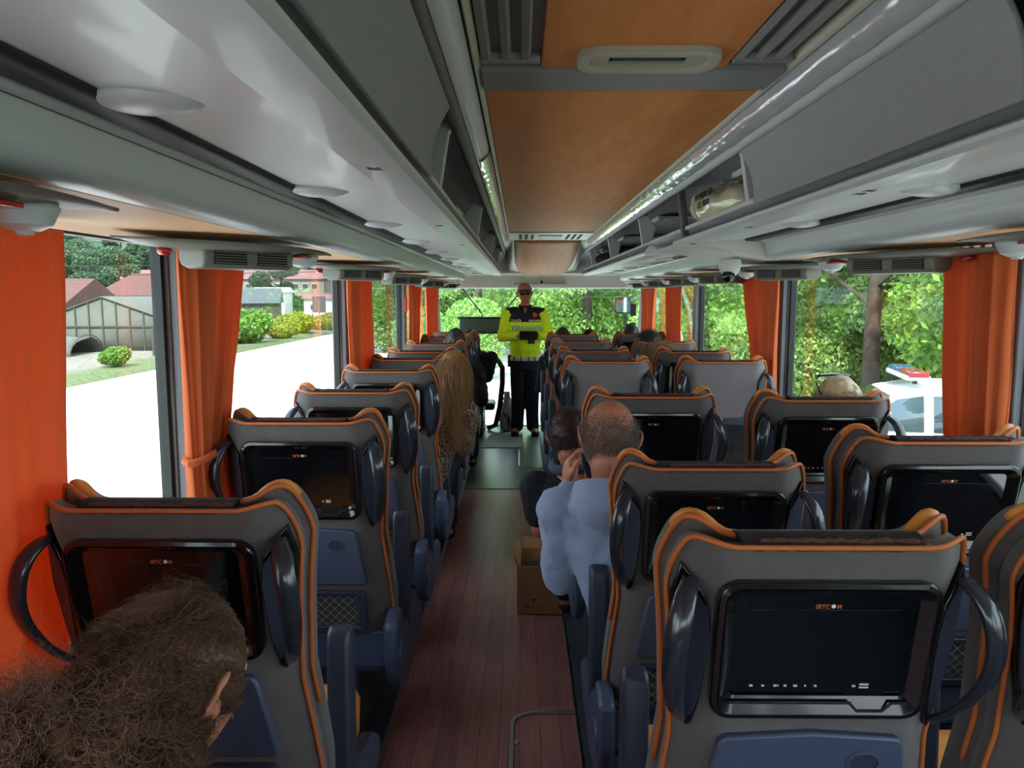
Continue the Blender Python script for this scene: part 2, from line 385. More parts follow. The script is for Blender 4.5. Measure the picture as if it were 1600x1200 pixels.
# hatch handle recess
t = empty('hatch_handle', (CX+.02, 1.70, ZC+.002)); tag(t, 'cream oval recessed handle of the roof hatch, with a dark slot', 'hatch handle')
def ring_plate(outer, inner, z0, z1):
    q = MB(); n = len(outer)
    vs = [(p[0], p[1], z0) for p in outer] + [(p[0], p[1], z0) for p in inner] + [(p[0], p[1], z1) for p in inner] + [(p[0], p[1], z1) for p in outer]
    fs = []
    for k in range(n):
        j = (k+1) % n
        fs += [(k, j, n+j, n+k), (n+k, n+j, 2*n+j, 2*n+k), (2*n+k, 2*n+j, 3*n+j, 3*n+k), (3*n+k, 3*n+j, j, k)]
    return q.add(vs, fs)
ring_plate(rrect(.30, .14, .05, 8), rrect(.245, .09, .035, 8), -.020, .003).build('surround', M['cream'], t, bevel=.004)
ring_plate(rrect(.247, .092, .035, 8), rrect(.165, .056, .006, 8), -.010, -.004).build('inner_bowl', M['cream'], t)
q = MB(); q.box((0, 0, -.002), (.17, .06, .003)); q.build('slot', M['dark'], t)
q = MB(); q.box((0, .008, -.006), (.15, .008, .004)); q.build('latch', M['pod_dark'], t, bevel=.001)

# slit band and curved front panel
M['cream_l'] = M['white_pl']
b = MB(); b.box((CX, 6.62, ZC+.004), (2*HX, .78, .026)); struct(b.build('trim_%d' % ntrim, M['white_pl'])); ntrim += 1
t = empty('air_slots', (CX, 6.62, ZC-.010)); tag(t, 'row of small dark air slots in the white strip ahead of the long ceiling panel', 'air slots')
for k in range(3):
    for sx in (-1, 1):
        q = MB(); q.box((sx*(.15+.05*k), 0, 0), (.022, .5, .004)); q.build('slot', M['dark'], t)
q = MB(); q.prof([(-.1, 0), (.1, 0), (.08, .006), (-.08, .006)], -.2, .2); q.build('centre_cap', M['cream'], t, loc=(0, 0, -.007))
# front header: white moulding dropping from the ceiling with an orange insert
def fz(y): # height of header underside
    return ZC - .25*sstep(6.9, 9.15, y)
rows = []
for i in range(13):
    y = 7.0 + 2.3*i/12
    rows.append([(CX-.02-HX-.02+k*(2*HX+.08)/8, y, fz(y)+.03*abs(k/4-1)**3) for k in range(9)])
q = MB().grid(rows); struct(q.build('trim_%d' % ntrim, M['white_pl'], solid=.02, off=1)); ntrim += 1
t = empty('ceiling_panel', (CX, 8.1, ZC)); tag(t, 'curved orange panel at the front of the ceiling, above the standing officer', 'ceiling panel', 'orange ceiling panels')
rows = []
for i in range(13):
    y = 7.06 + 2.0*i/12; w = interp(y, [7.06, 8.2, 8.75, 9.06], [.31, .31, .27, .20])
    rows.append([(-w+k*2*w/8, y-8.1, fz(y)-ZC-.014+.03*abs((k/4-1)*w/HX)**3) for k in range(9)])
MB().grid(rows).build('panel_face', M['orange_panel'], t, solid=.012)
# windshield header beam, full width
q = MB(); pr = [(8.95, EYE+.26), (9.1, EYE+.22), (9.25, EYE+.10), (9.3, EYE+.085), (9.42, EYE+.085), (9.42, EYE+.62), (8.95, EYE+.62)]
q.prof(pr, XL, XR, axis='x'); struct(q.build('wall_front', M['white_pl'], bevel=.012))
q = MB(); q.box((CX-.02, 9.205, EYE+.165), (.62, .012, .075), (math.radians(-28), 0, 0)); o = q.build('header_recess', M['rack_in'], bevel=.01); tag(o, 'grey recessed panel in the white header behind the small round camera', 'panel')
t = empty('dome_camera', (CX-.0, 9.17, EYE+.16)); tag(t, 'small black round camera in the grey panel of the front header', 'camera')
MB().ball((0, 0, 0), (.03, .02, .03)).build('housing', M['white_pl'], t); MB().ball((0, -.014, 0), (.019, .014, .019)).build('lens', M['gloss'], t)
# windshield
def wsy(z): return 9.62 + .0 if z > 1.7 else 9.62 + (1.7-z)*.42
rows = []
for i in range(9):
    z = 1.70 - 1.86*i/8
    rows.append([(XL+.02+k*(XR-XL-.04)/12, wsy(z) + .12 - .12*abs(k/6-1)**2, z) for k in range(13)])
nwin += 1; o = struct(MB().grid(rows).build('window_%d' % nwin, M['wind'], solid=.006))
MB().box((CX, 9.60, 1.705), (XR-XL, .30, .03)).build('window_seal', M['seal'], o)
for s, x in ((-1, XL), (1, XR)):
    q = MB(); q.prof([(9.4, -.3), (wsy(-.1)+.02, -.3), (wsy(0)+.02, 0), (9.66, 1.7), (9.4, 1.7)], x-.02*s, x+.03*s, axis='x'); struct(q.build('trim_%d' % ntrim, M['pillar'])); ntrim += 1
# dashboard ledge and lower floor in front
q = MB(); q.prof([(9.35, -.6), (9.35, -.5), (9.9, -.5), (9.98, -.14), (10.42, -.16), (10.42, -.6)], XL+.03, XR-.03, axis='x'); struct(q.build('trim_%d' % ntrim, M['dark'])); ntrim += 1

# ============================================================ LUGGAGE RACKS (built as long extruded mouldings)
def P(side, pts): return [(rx(side, a), EYE+z) for a, z in pts]
def rack(side, y0, y1, label, flap=None, div=()):
    t = empty('luggage_rack', (0, 0, 0)); tag(t, label, 'luggage rack', 'overhead luggage racks')
    L = (y0, y1)
    # shelf: lip, underside up to the rail grooves, floor of the rack
    pr = [(.462, .252), (.456, .246), (.457, .238), (.466, .230), (.50, .2275), (.548, .2285), (.552, .236), (.60, .243), (.70, .254), (.79, .262), (.79, .285), (.60, .285), (.50, .262)]
    MB().prof(P(side, pr), *L).build('shelf', M['rack'], t, angle=35)
    pr = [(.785, .266), (.790, .254), (.80, .250), (.84, .249), (.850, .253), (.852, .275), (.785, .28)]
    MB().prof(P(side, pr), *L).build('handrail', M['rubber'], t, angle=50)
    pr = [(.853, .258), (.857, .250), (.870, .244), (.873, .246), (.873, .27), (.853, .272)]
    MB().prof(P(side, pr), *L).build('rail_strip', M['rack'], t, angle=50)
    pr = [(.873, .250), (.882, .246), (.884, .262), (.873, .27)]
    MB().prof(P(side, pr), *L).build('groove', M['rubber'], t)
    pr = [(.88, .248), (.884, .238), (.887, .222), (.889, .206), (.893, .192), (.900, .179), (.914, .170), (.935, .166), (.96, .166), (.96, .28), (.88, .28)]
    MB().prof(P(side, pr), *L).build('fairing', M['rack'], t, angle=60)
    pr = [(.96, .165), (1.24, .158), (1.262, .145), (1.268, .145), (1.268, .28), (.96, .28)]
    o = MB().prof(P(side, pr), *L).build('window_valance', M['peach'], t, angle=60); o['label'] = 'peach coloured panel above the windows'
    pr = [(.47, .285), (1.20, .275), (1.26, .30), (1.27, .50), (1.24, .50), (1.20, .33), (1.1, .30), (.47, .30)]
    MB().prof(P(side, pr), *L).build('rack_floor', M['rack_in'], t, angle=50)
    pr = [(.41, .47), (.50, .50), (1.25, .50), (1.25, .515), (.41, .52)]
    MB().prof(P(side, pr), *L).build('rack_top', M['rack_in'], t, angle=30)
    # gussets under the shelf
    y = math.ceil(y0/.86)*.86 + .18; 
    while y < y1-.1:
        q = MB(); q.ball((rx(side, .735), y, EYE+.259), (.075, .05, .022), 20, 12); q.build('gusset', M['rack'], t, angle=180); y += .86
    for y in div:
        q = MB(); q.prof(P(side, [(.47, .285), (.52, .285), (.55, .40), (.47, .50), (.42, .47), (.445, .44)]), y, y+.03); q.build('divider', M['rack_in'], t, bevel=.004)
        q = MB(); q.prof(P(side, [(.60, .465), (1.1, .465), (1.1, .482), (.60, .482)]), y+.18, y+.62); q.build('vent_board', M['rack_in'], t, bevel=.003)
        q = MB(); q.prof(P(side, [(.585, .455), (.60, .455), (.60, .482), (.585, .482)]), y+.16, y+.64); q.build('board_edge', M['white_pl'], t, bevel=.003)
        q = MB(); 
        for k in range(14): q.ball((rx(side, .63+.06*(k % 7)+random.uniform(-.01, .01)), y+.28+.2*(k//7)+random.uniform(-.04, .04), EYE+.4645), (.006, .006, .0015), 8, 6)
        q.build('vent_hole', M['dark'], t)
    if flap:
        for (fa, fb) in flap:
            rows = []
            for i in range(13):
                u = i/12; a = .418 + .045*u + .016*math.sin(PI*u); z = .437 - .163*u
                rows.append([(rx(side, a), fa+.004+(fb-fa-.008)*k/6, EYE+z) for k in range(7)])
            MB().grid(rows).build('flap', M['flap'], t, solid=.012, bevel=.003)
    # end caps
    for y in (y0, y1):
        q = MB(); q.prof(P(side, [(.458, .245), (.50, .231), (.575, .238), (.66, .256), (.78, .262), (.874, .252), (.884, .235), (.89, .20), (.905, .172), (.96, .166), (1.26, .16), (1.27, .32), (.50, .30), (.462, .256)]), y-.006, y+.006); q.build('end_cap', M['rack'], t)
    return t
rail_top = {}
def ceiling_rail(side, y0, y1, label, foil=None):
    t = empty('ceiling_rail', (0, 0, 0)); tag(t, label, 'ceiling rail', 'grey rails along the ceiling edges')
    MB().prof(P(side, [(.338, .508), (.345, .500), (.350, .497), (.354, .502), (.354, .53), (.338, .53)]), y0, y1).build('edge_strip', M['cream'], t, angle=60)
    MB().prof(P(side, [(.354, .506), (.358, .502), (.358, .52), (.354, .52)]), y0, y1).build('gap', M['dark'], t)
    MB().prof(P(side, [(.358, .502), (.361, .487), (.370, .473), (.384, .462), (.395, .458), (.398, .458), (.398, .53), (.358, .53)]), y0, y1).build('rail_body', M['rack'], t, angle=70)
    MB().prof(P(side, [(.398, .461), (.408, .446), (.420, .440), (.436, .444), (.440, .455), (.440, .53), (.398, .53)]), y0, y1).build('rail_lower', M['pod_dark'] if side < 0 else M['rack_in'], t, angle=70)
    if foil:
        ya, yb = foil; rows = []; n = int((yb-ya)/.03)
        prf = [(.357, .502), (.3595, .486), (.369, .471), (.383, .4595), (.396, .4555)]
        for i in range(n+1):
            y = ya+(yb-ya)*i/n
            rows.append([(rx(side, a - .0015 - .003*abs(noise.noise((a*60, y*9, side*3.0)))), y, EYE+z-.0015-.005*abs(noise.noise((y*11, a*80, 5.0)))) for a, z in prf])
        MB().grid(rows).build('film_cover', M['foil'], t, angle=180)['label'] = 'crinkled clear plastic film on the rail'
ceiling_rail(-1, Y0+.05, 8.95, 'grey rail along the left edge of the ceiling above the left luggage rack', (2.7, 8.9))
ceiling_rail(1, Y0+.05, 8.95, 'grey rail along the right edge of the ceiling, wrapped in crinkled clear film', (-.5, 8.9))
rackL = rack(-1, Y0+.05, 8.9, 'long pale grey left-hand overhead luggage rack, open except for its closed near flap', flap=[(-2.2, -.2), (-.15, 1.84)], div=(2.15, 4.0, 5.9, 7.6))
rackR = rack(1, Y0+.05, 3.62, 'near right-hand overhead luggage rack with a closed pale flap, numbers 28 29 on its edge', flap=[(-2.2, -.2), (-.15, 1.0), (1.13, 2.40)], div=(2.48,))
rackF = rack(1, 4.45, 8.9, 'far right-hand overhead luggage rack beyond the dome camera housing', div=(4.6, 6.2, 7.8))
# housing bridging the two right racks over the middle door
t = empty('rack_housing', (0, 0, 0)); tag(t, 'white moulded housing between the two right-hand luggage racks, above the dome camera', 'housing')
q = MB(); R = []
for y, k in ((3.632, 0), (3.75, .02), (3.95, .09), (4.25, .09), (4.438, .06)):
    R.append([(rx(1, a+k*(.4 if a < .9 else 0)), y, EYE+z) for a, z in [(.50, .262), (.53, .245), (.66, .225), (.80, .195), (.90, .165), (1.25, .155), (1.25, .28), (.55, .28)]])
q.loft(R).build('shell', M['white_pl'], t, angle=60)
q = MB(); q.prof(P(1, [(.47, .285), (1.20, .275), (1.26, .30), (1.27, .50), (1.24, .50), (1.20, .33), (1.1, .30), (.47, .30)]), 3.63, 4.44); q.build('inner_floor', M['rack_in'], t)
q = MB(); q.prof(P(1, [(.41, .47), (.50, .50), (1.25, .50), (1.25, .515), (.41, .52)]), 3.63, 4.44); q.build('inner_top', M['rack_in'], t)
for yy in (3.42,):
    q = MB(); q.prof(P(1, [(.46, .262), (.49, .262), (.465, .46), (.435, .46)]), yy, yy+.045); q.build('grey_post', M['pod_dark'], t, bevel=.006)
t = empty('dome_camera', (1.0, 3.72, EYE+.13)); tag(t, 'white dome camera with a black ball lens under the right rack housing', 'camera')
MB().ell([(0, 0, -.035, .03, .03), (0, 0, -.01, .047, .047), (0, 0, .02, .054, .054), (0, 0, .04, .05, .05)]).build('housing', M['white_pl'], t); MB().ball((-.01, -.018, -.036), .031).build('lens', M['gloss'], t)
# seat number stickers
def sticker(side, y, txt, label, par):
    o = text_mesh(txt, .034, 'number_sticker', M['number'], par, (rx(side, .515), y, EYE+.2275), (PI, 0, PI/2 if side > 0 else -PI/2))
    o.rotation_euler = Euler((PI, 0, -PI/2*side)); o['label'] = label; return o
sticker(1, 1.75, '28  29', 'black seat numbers 28 29', rackR); sticker(1, 2.62, '25', 'black seat number 25', rackR); sticker(1, 3.45, '22 23', 'black seat numbers 22 23', rackR)
sticker(-1, 1.42, '27', 'black seat number 27', rackL); sticker(-1, 2.55, '24', 'black seat number 24', rackL); sticker(-1, 3.5, '21', 'black seat number 21', rackL)

# plastic bag in the right rack
t = empty('plastic_bag', (.84, 3.16, EYE+.30)); tag(t, 'crumpled clear yellowish plastic bag with printed numbers, in the right rack beside the grey post', 'plastic bag')
M['bag'] = mat('bag_plastic', '#b9b48a', 0.2, coat=.6, var=.5, vscale=9, bump=.8, bscale=14, col2='#d8d6c8')
q = MB(); q.ball((0, 0, .055), (.13, .33, .085), 40, 24)
q.v = [(p[0]*(1+.18*noise.noise(Vector(p)*14)), p[1]*(1+.12*noise.noise(Vector(p)*11)), max(-.006, p[2]*(1+.25*noise.noise(Vector(p)*16)))) for p in q.v]
q.build('bag_body', M['bag'], t, angle=25)
text_mesh('PPN : BOD0111422\nCAP : 90%/10', .034, 'bag_print', M['number'], t, (-.135, -.12, .07), (PI/2, 0, -PI/2), bold=.0006)
t = empty('duffel_bag', (.98, 7.9, EYE+.30)); tag(t, 'black bag at the front end of the far right luggage rack', 'bag')
q = MB(); q.ball((0, 0, .06), (.24, .5, .085), 24, 14); q.build('bag_body', mat('bag_black', '#17171a', .8, bump=.4, bscale=30), t)
q = MB(); q.tube([(-.15, -.2, .08), (-.2, -.15, .13), (-.2, .15, .13), (-.15, .2, .08)], .008); q.build('strap', M['rubber'], t)
t = empty('rolled_cloth', (.93, 6.9, EYE+.30)); tag(t, 'small pale rolled cloth beside the black bag in the far right rack', 'cloth')
q = MB(); q.tube([(0, -.16, .045), (0, .16, .045)], .045, 16); q.build('cloth_roll', M['white_pl'], t, bevel=.01)
q = MB(); q.tube([(0, 0, .045), (0, .015, .045)], .047, 16); q.build('band', M['blue_pl'], t)
t = empty('folded_jacket', (1.03, 1.75, EYE+.30)); tag(t, 'dark printed jacket glimpsed in the slit under the closed right flap', 'jacket')
M['print'] = mat('printed_cloth', '#1d2334', .9, col2='#9a9a96', vscale=24, bump=.3, bscale=40)
q = MB(); q.ball((-.12, 0, .02), (.14, .42, .04), 30, 14); q.v = [(p[0], p[1], p[2]*(1+.3*noise.noise(Vector(p)*9))) for p in q.v]; q.build('cloth', M['print'], t)

# ============================================================ SERVICE PODS above the seats
def make_pod(sd):
    """sd = +1: aisle lies towards +x (left rack); -1: mirrored"""
    t = empty('service_pod', (0, 0, 0))
    q = MB(); R = []
    n = 22
    for i in range(n+1):           # broad leaf-shaped shield
        u = -1+2*i/n; w = .150*max(.02, (1-abs(u)**2.1)); h = .022*max(.2, (1-abs(u)**2.5))
        R.append([(w*math.cos(2*PI*k/20)*.95, u*.46, .000+h*math.sin(2*PI*k/20)*(1.1 if math.sin(2*PI*k/20) < 0 else .35)) for k in range(20)])
    q.loft(R); q.build('shield', M['pod'], t, angle=80).rotation_euler = (0, 0, -sd*math.radians(20))
    rot = -sd*math.radians(30)
    pr = [(-.055, -.008), (-.060, -.030), (-.056, -.052), (-.040, -.066), (.02, -.068), (.045, -.058), (.055, -.040), (.055, -.008)]
    if sd < 0: pr = [(-x, z) for x, z in pr]
    q = MB(); q.prof([(-x, z) for x, z in pr], -.16, .16); vh = q.build('vent_housing', M['pod'], t, bevel=.008); vh.location = (-sd*.0, -.03, 0); vh.rotation_euler = (0, 0, rot)
    for y in (-.075, .075):
        q = MB(); q.box((sd*.0575, y, -.038), (.008, .11, .036)); g = q.build('vent_grille', M['dark'], vh)
        for k in range(5): pass
    for y in (-.075, .075):
        q = MB()
        for k in range(5): q.box((sd*.0625, y, -.052+.0072*k), (.004, .106, .0022))
        q.build('louvre', M['pod'], vh)
    q = MB(); q.ell([(0, 0, .0, .040, .040), (0, 0, -.012, .048, .048), (0, 0, -.036, .036, .036), (0, 0, -.044, .02, .02)]); q.build('reading_lamp', M['rack'], t, loc=(sd*.11, .26, -.006))
    q = MB(); q.ball((0, 0, 0), (.018, .026, .013)); o = q.build('call_lens', mat('red_lens', '#b3231f', .2, coat=.5), t, loc=(-sd*.12, -.235, -.024)); o['label'] = 'red translucent call lens'
    q = MB(); q.box((0, 0, 0), (.06, .09, .008)); o = q.build('call_lens', MATS['red_lens'], t, bevel=.003, loc=(sd*.125, .15, -.022)); o['label'] = 'flat red lens at the far end'
    q = MB(); q.ell([(.0, 0, 0, .014, .014), (0, 0, -.006, .011, .011)]); q.build('lamp_bulb', M['white_pl'], t, loc=(sd*.11, .26, -.050))
    return t
ordn = ['first', 'second', 'third', 'fourth', 'fifth', 'sixth', 'seventh', 'eighth', 'ninth', 'tenth']
for s, ys, x in ((-1, [.85, 2.28, 3.85, 5.37, 6.95, 8.35], -.82), (1, [1.60, 2.70, 3.80, 5.0, 6.0, 7.0, 8.0], 1.29)):
    pod = None
    for i, y in enumerate(ys):
        lab = '%s grey overhead service pod from the camera, above the %s windows' % (ordn[i], 'left' if s < 0 else 'right')
        if pod is None: pod = make_pod(-s); pod.location = (x, y, EYE+.142); tag(pod, lab, 'service pod', 'overhead service pods on the %s' % ('left' if s < 0 else 'right'))
        else: dup(pod, (x, y, EYE+.142), 0, lab)

# ============================================================ CURTAINS
def curtain(side, x, ya, yb, top=1.735, bot=.72, tie=None, tiew=.3, toward=0, taper=.18, label='', folds=7, amp=.029):
    t = empty('curtain', (x, (ya+yb)/2, bot)); tag(t, label, 'curtain', 'orange window curtains'); yc = (ya+yb)/2
    NZ, NU = 44, 16*folds; rows = []
    ph = random.uniform(0, 6)
    for i in range(NZ+1):
        z = top - (top-bot)*i/NZ
        if tie: w = tiew + (1-tiew)*min(1, abs(z-tie)/(top-tie))**.8 if z > tie else tiew + (.75-tiew)*min(1, (tie-z)/.35)**.7
        else: w = 1-taper*((top-z)/(top-bot))**1.3
        an = ya if toward < 0 else (yb if toward > 0 else yc)
        row = []
        for k in range(NU+1):
            u = k/NU; y0 = ya+(yb-ya)*u; y = an+(y0-an)*w
            wob = .012*noise.noise((u*3.0, z*2.2, ph))
            cr = .6+.4*noise.noise((u*6, ph, z*1.1))
            d = amp*(math.sin(2*PI*folds*u + 1.2*noise.noise((u*2, z*1.6, ph)) + ph)*cr + .45*math.sin(2*PI*folds*2.3*u+ph*2+z*2))*(1.15-.3*w)
            row.append((-side*(.0+d), y-yc+wob+ .35*d*math.cos(2*PI*folds*u+ph), z-bot))
        rows.append(row)
    MB().grid(rows).build('cloth', M['curtain'], t, solid=.0015, angle=180)
    if tie:
        an = ya if toward < 0 else (yb if toward > 0 else yc); c = an+(yc-an)*tiew
        hw = (yb-ya)*tiew/2+.018; q = MB(); pts = [(math.cos(a)*.036, c-yc+math.sin(a)*hw, tie-bot+.012*math.sin(a)) for a in [2*PI*k/24 for k in range(24)]]
        q.tube(pts, .012, 8, closed=True); q.build('tie_band', M['curtain'], t)
    q = MB()
    for k in range(6):
        yy = (ya+(yb-ya)*(k+.5)/6)-yc; q.box((0, yy, top-bot+.012), (.008, .012, .03))
    q.build('glider', M['white_pl'], t)
    return t
cxl, cxr = XL+.065, XR-.075
curtain(-1, XL+.075, .55, 1.62, tie=None, toward=0, label='wide orange curtain at the far left edge of view, beside the nearest left seat', folds=6, amp=.018, bot=.45)
curtain(-1, cxl, 2.23, 2.70, tie=1.12, tiew=.42, toward=-1, label='orange tied-back curtain at the first left pillar beside the second single seat', folds=6)
curtain(-1, cxl, 4.36, 5.05, tie=None, label='orange curtain hanging at the second left pillar', folds=6)
curtain(-1, cxl, 6.82, 7.55, tie=.98, tiew=.5, toward=-1, label='orange curtain at the third left pillar, with a red tag beside it', folds=7)
curtain(-1, cxl, 7.95, 9.1, tie=None, label='frontmost orange curtain on the left, next to the windshield', folds=7)
curtain(1, cxr, 2.30, 2.66, tie=None, toward=-1, taper=.42, label='large orange curtain on the right, behind the second right window seat', folds=5, bot=.80)
curtain(1, cxr, 4.38, 5.02, tie=1.05, tiew=.4, toward=-1, label='orange curtain tied at the second right pillar, beyond the blonde head', folds=6)
curtain(1, cxr, 6.95, 7.75, tie=1.0, tiew=.6, toward=-1, label='orange curtain right of the curved frame at the front, next to the dome camera', folds=6)
curtain(1, cxr, 8.3, 9.15, tie=None, label='frontmost orange curtain on the right, beside the windshield', folds=6)
o = MB().box((XL+.034, 6.765, 1.52), (.018, .05, .13)).build('red_tag', mat('red_plastic', '#d2202a', .5), bevel=.003); tag(o, 'small red hammer tag at the third left pillar', 'tag')

# curved white frame on the right before the windshield
q = MB(); q.tube([(XR-.03, 7.05, .85), (XR-.03, 7.15, 1.2), (XR-.035, 7.45, 1.5), (XR-.04, 7.9, 1.72)], .03, 10, flat=.6); struct(q.build('trim_%d' % ntrim, M['white_pl'])); ntrim += 1
# front: sunshade, wiper-like arms, mirror, chain, guide seat
t = empty('sun_blind', (-.33, 9.52, 1.14)); tag(t, 'dark green-grey sun blind hanging across the left of the windshield', 'sun blind')
rows = [[(-.42+.84*k/20, .01*math.sin(k*1.9)*(i/6), .19*(1-i/6)) for k in range(21)] for i in range(7)]
MB().grid(rows).build('blind_cloth', mat('blind_cloth', '#46544f', .8), t, solid=.004)
MB().tube([(-.44, 0, 0), (.44, 0, 0)], .011).build('lower_bar', M['rubber'], t); MB().tube([(-.44, 0, .19), (.44, 0, .19)], .011).build('upper_bar', M['rubber'], t)
for sx in (-1, 1):
    MB().tube([(sx*.40 if sx < 0 else .38, -.01, .56), (sx*.12-.02, -.015, .235), (sx*.12-.03, -.012, .19)], .008).build('arm', M['rubber'], t)
t = empty('wing_mirror', (1.33, 10.05, 1.48)); tag(t, 'pale rectangular outside mirror with a dark chain-like arm, beyond the right of the windshield', 'mirror')
q = MB(); q.prof(rrect(.21, .22, .03), -.03, .04, axis='y'); q.build('mirror_shell', M['rubber'], t, bevel=.005)
q = MB(); q.prof(rrect(.18, .19, .025), -.034, -.030, axis='y'); q.build('mirror_glass', mat('mirror_glass', '#e8ecec', .05, metal=1), t)
q = MB(); q.tube([(.11, .02, .05), (.22, .02, .10), (.3, .0, .2)], .014); q.build('mirror_arm', M['rubber'], t)
q = MB(); 
for k in range(7): q.tube([(-.0+.012*math.cos(a)+.03, -.05, -.13-.035*k+.022*math.sin(a)) for a in [2*PI*j/10 for j in range(10)]], .006, 6, closed=True)
q.build('arm_chain', M['rubber'], t)
for x, z, lab in ((1.375, 1.35, 'upper small black box on the right windshield pillar'), (1.375, 1.12, 'lower small black box on the right windshield pillar')):
    o = MB().box((x, 9.43, z+.08), (.07, .05, .15)).build('control_box', M['rubber'], bevel=.008); tag(o, lab, 'box')
# ============================================================ SEATS
TB = math.tan(math.radians(11))        # lean of the backrest
def yb(z): return (1.20 - z)*TB
def hw(z): return interp(z, [.42, .55, .66, .80, .95, 1.08, 1.14, 1.20], [.250, .254, .245, .230, .238, .248, .252, .250])
def ztop(u, w=1.0):
    a = abs(u); return 1.195 + .010*sstep(.60, .84, a)*w - .105*max(0, (a-.84)/.16)**2.6
def shell_pt(u, z, off=0.0, wk=1.0, kk=1.0):
    a = abs(u); k = (.055 + .020*sstep(1.0, 1.15, z))*kk
    c = max(0, (a-.66)/.34)
    return (u*hw(min(z, 1.2))*wk, yb(z) + k*c**1.7 + off, z)
def rear_y(x, z):
    u = x/hw(min(z, 1.2)); return shell_pt(u, z)[1]
def on_back(pts, off):   # x,z outline -> points lying on the tilted rear plane (off<0 = proud of it)
    return [(p[0], yb(p[1]) + off, p[1]) for p in pts]
def slab(q, outline, o0, o1):
    n = len(outline); q.add(on_back(outline, o0) + on_back(outline, o1), [tuple(range(n)), tuple(range(2*n-1, n-1, -1))] + [(k, n+k, n+(k+1) % n, (k+1) % n) for k in range(n)]); return q
def frame(q, outer, inner, o0, o1, oi=None):
    n = len(outer); oi = o0 if oi is None else oi
    vs = on_back(outer, o1) + on_back(outer, o0) + on_back(inner, oi) + on_back(inner, o1); fs = []
    for k in range(n):
        j = (k+1) % n
        for r in range(3): fs.append((r*n+k, r*n+j, (r+1)*n+j, (r+1)*n+k))
        fs.append((3*n+k, 3*n+j, j, k))
    return q.add(vs, fs)
def sh(pts, dx, dz): return [(p[0]+dx, p[1]+dz) for p in pts]
US = [math.sin(PI/2*k/18) if False else -1+2*k/36 for k in range(37)]
US = [math.sin(PI/2*(-1+2*k/52)) for k in range(53)]

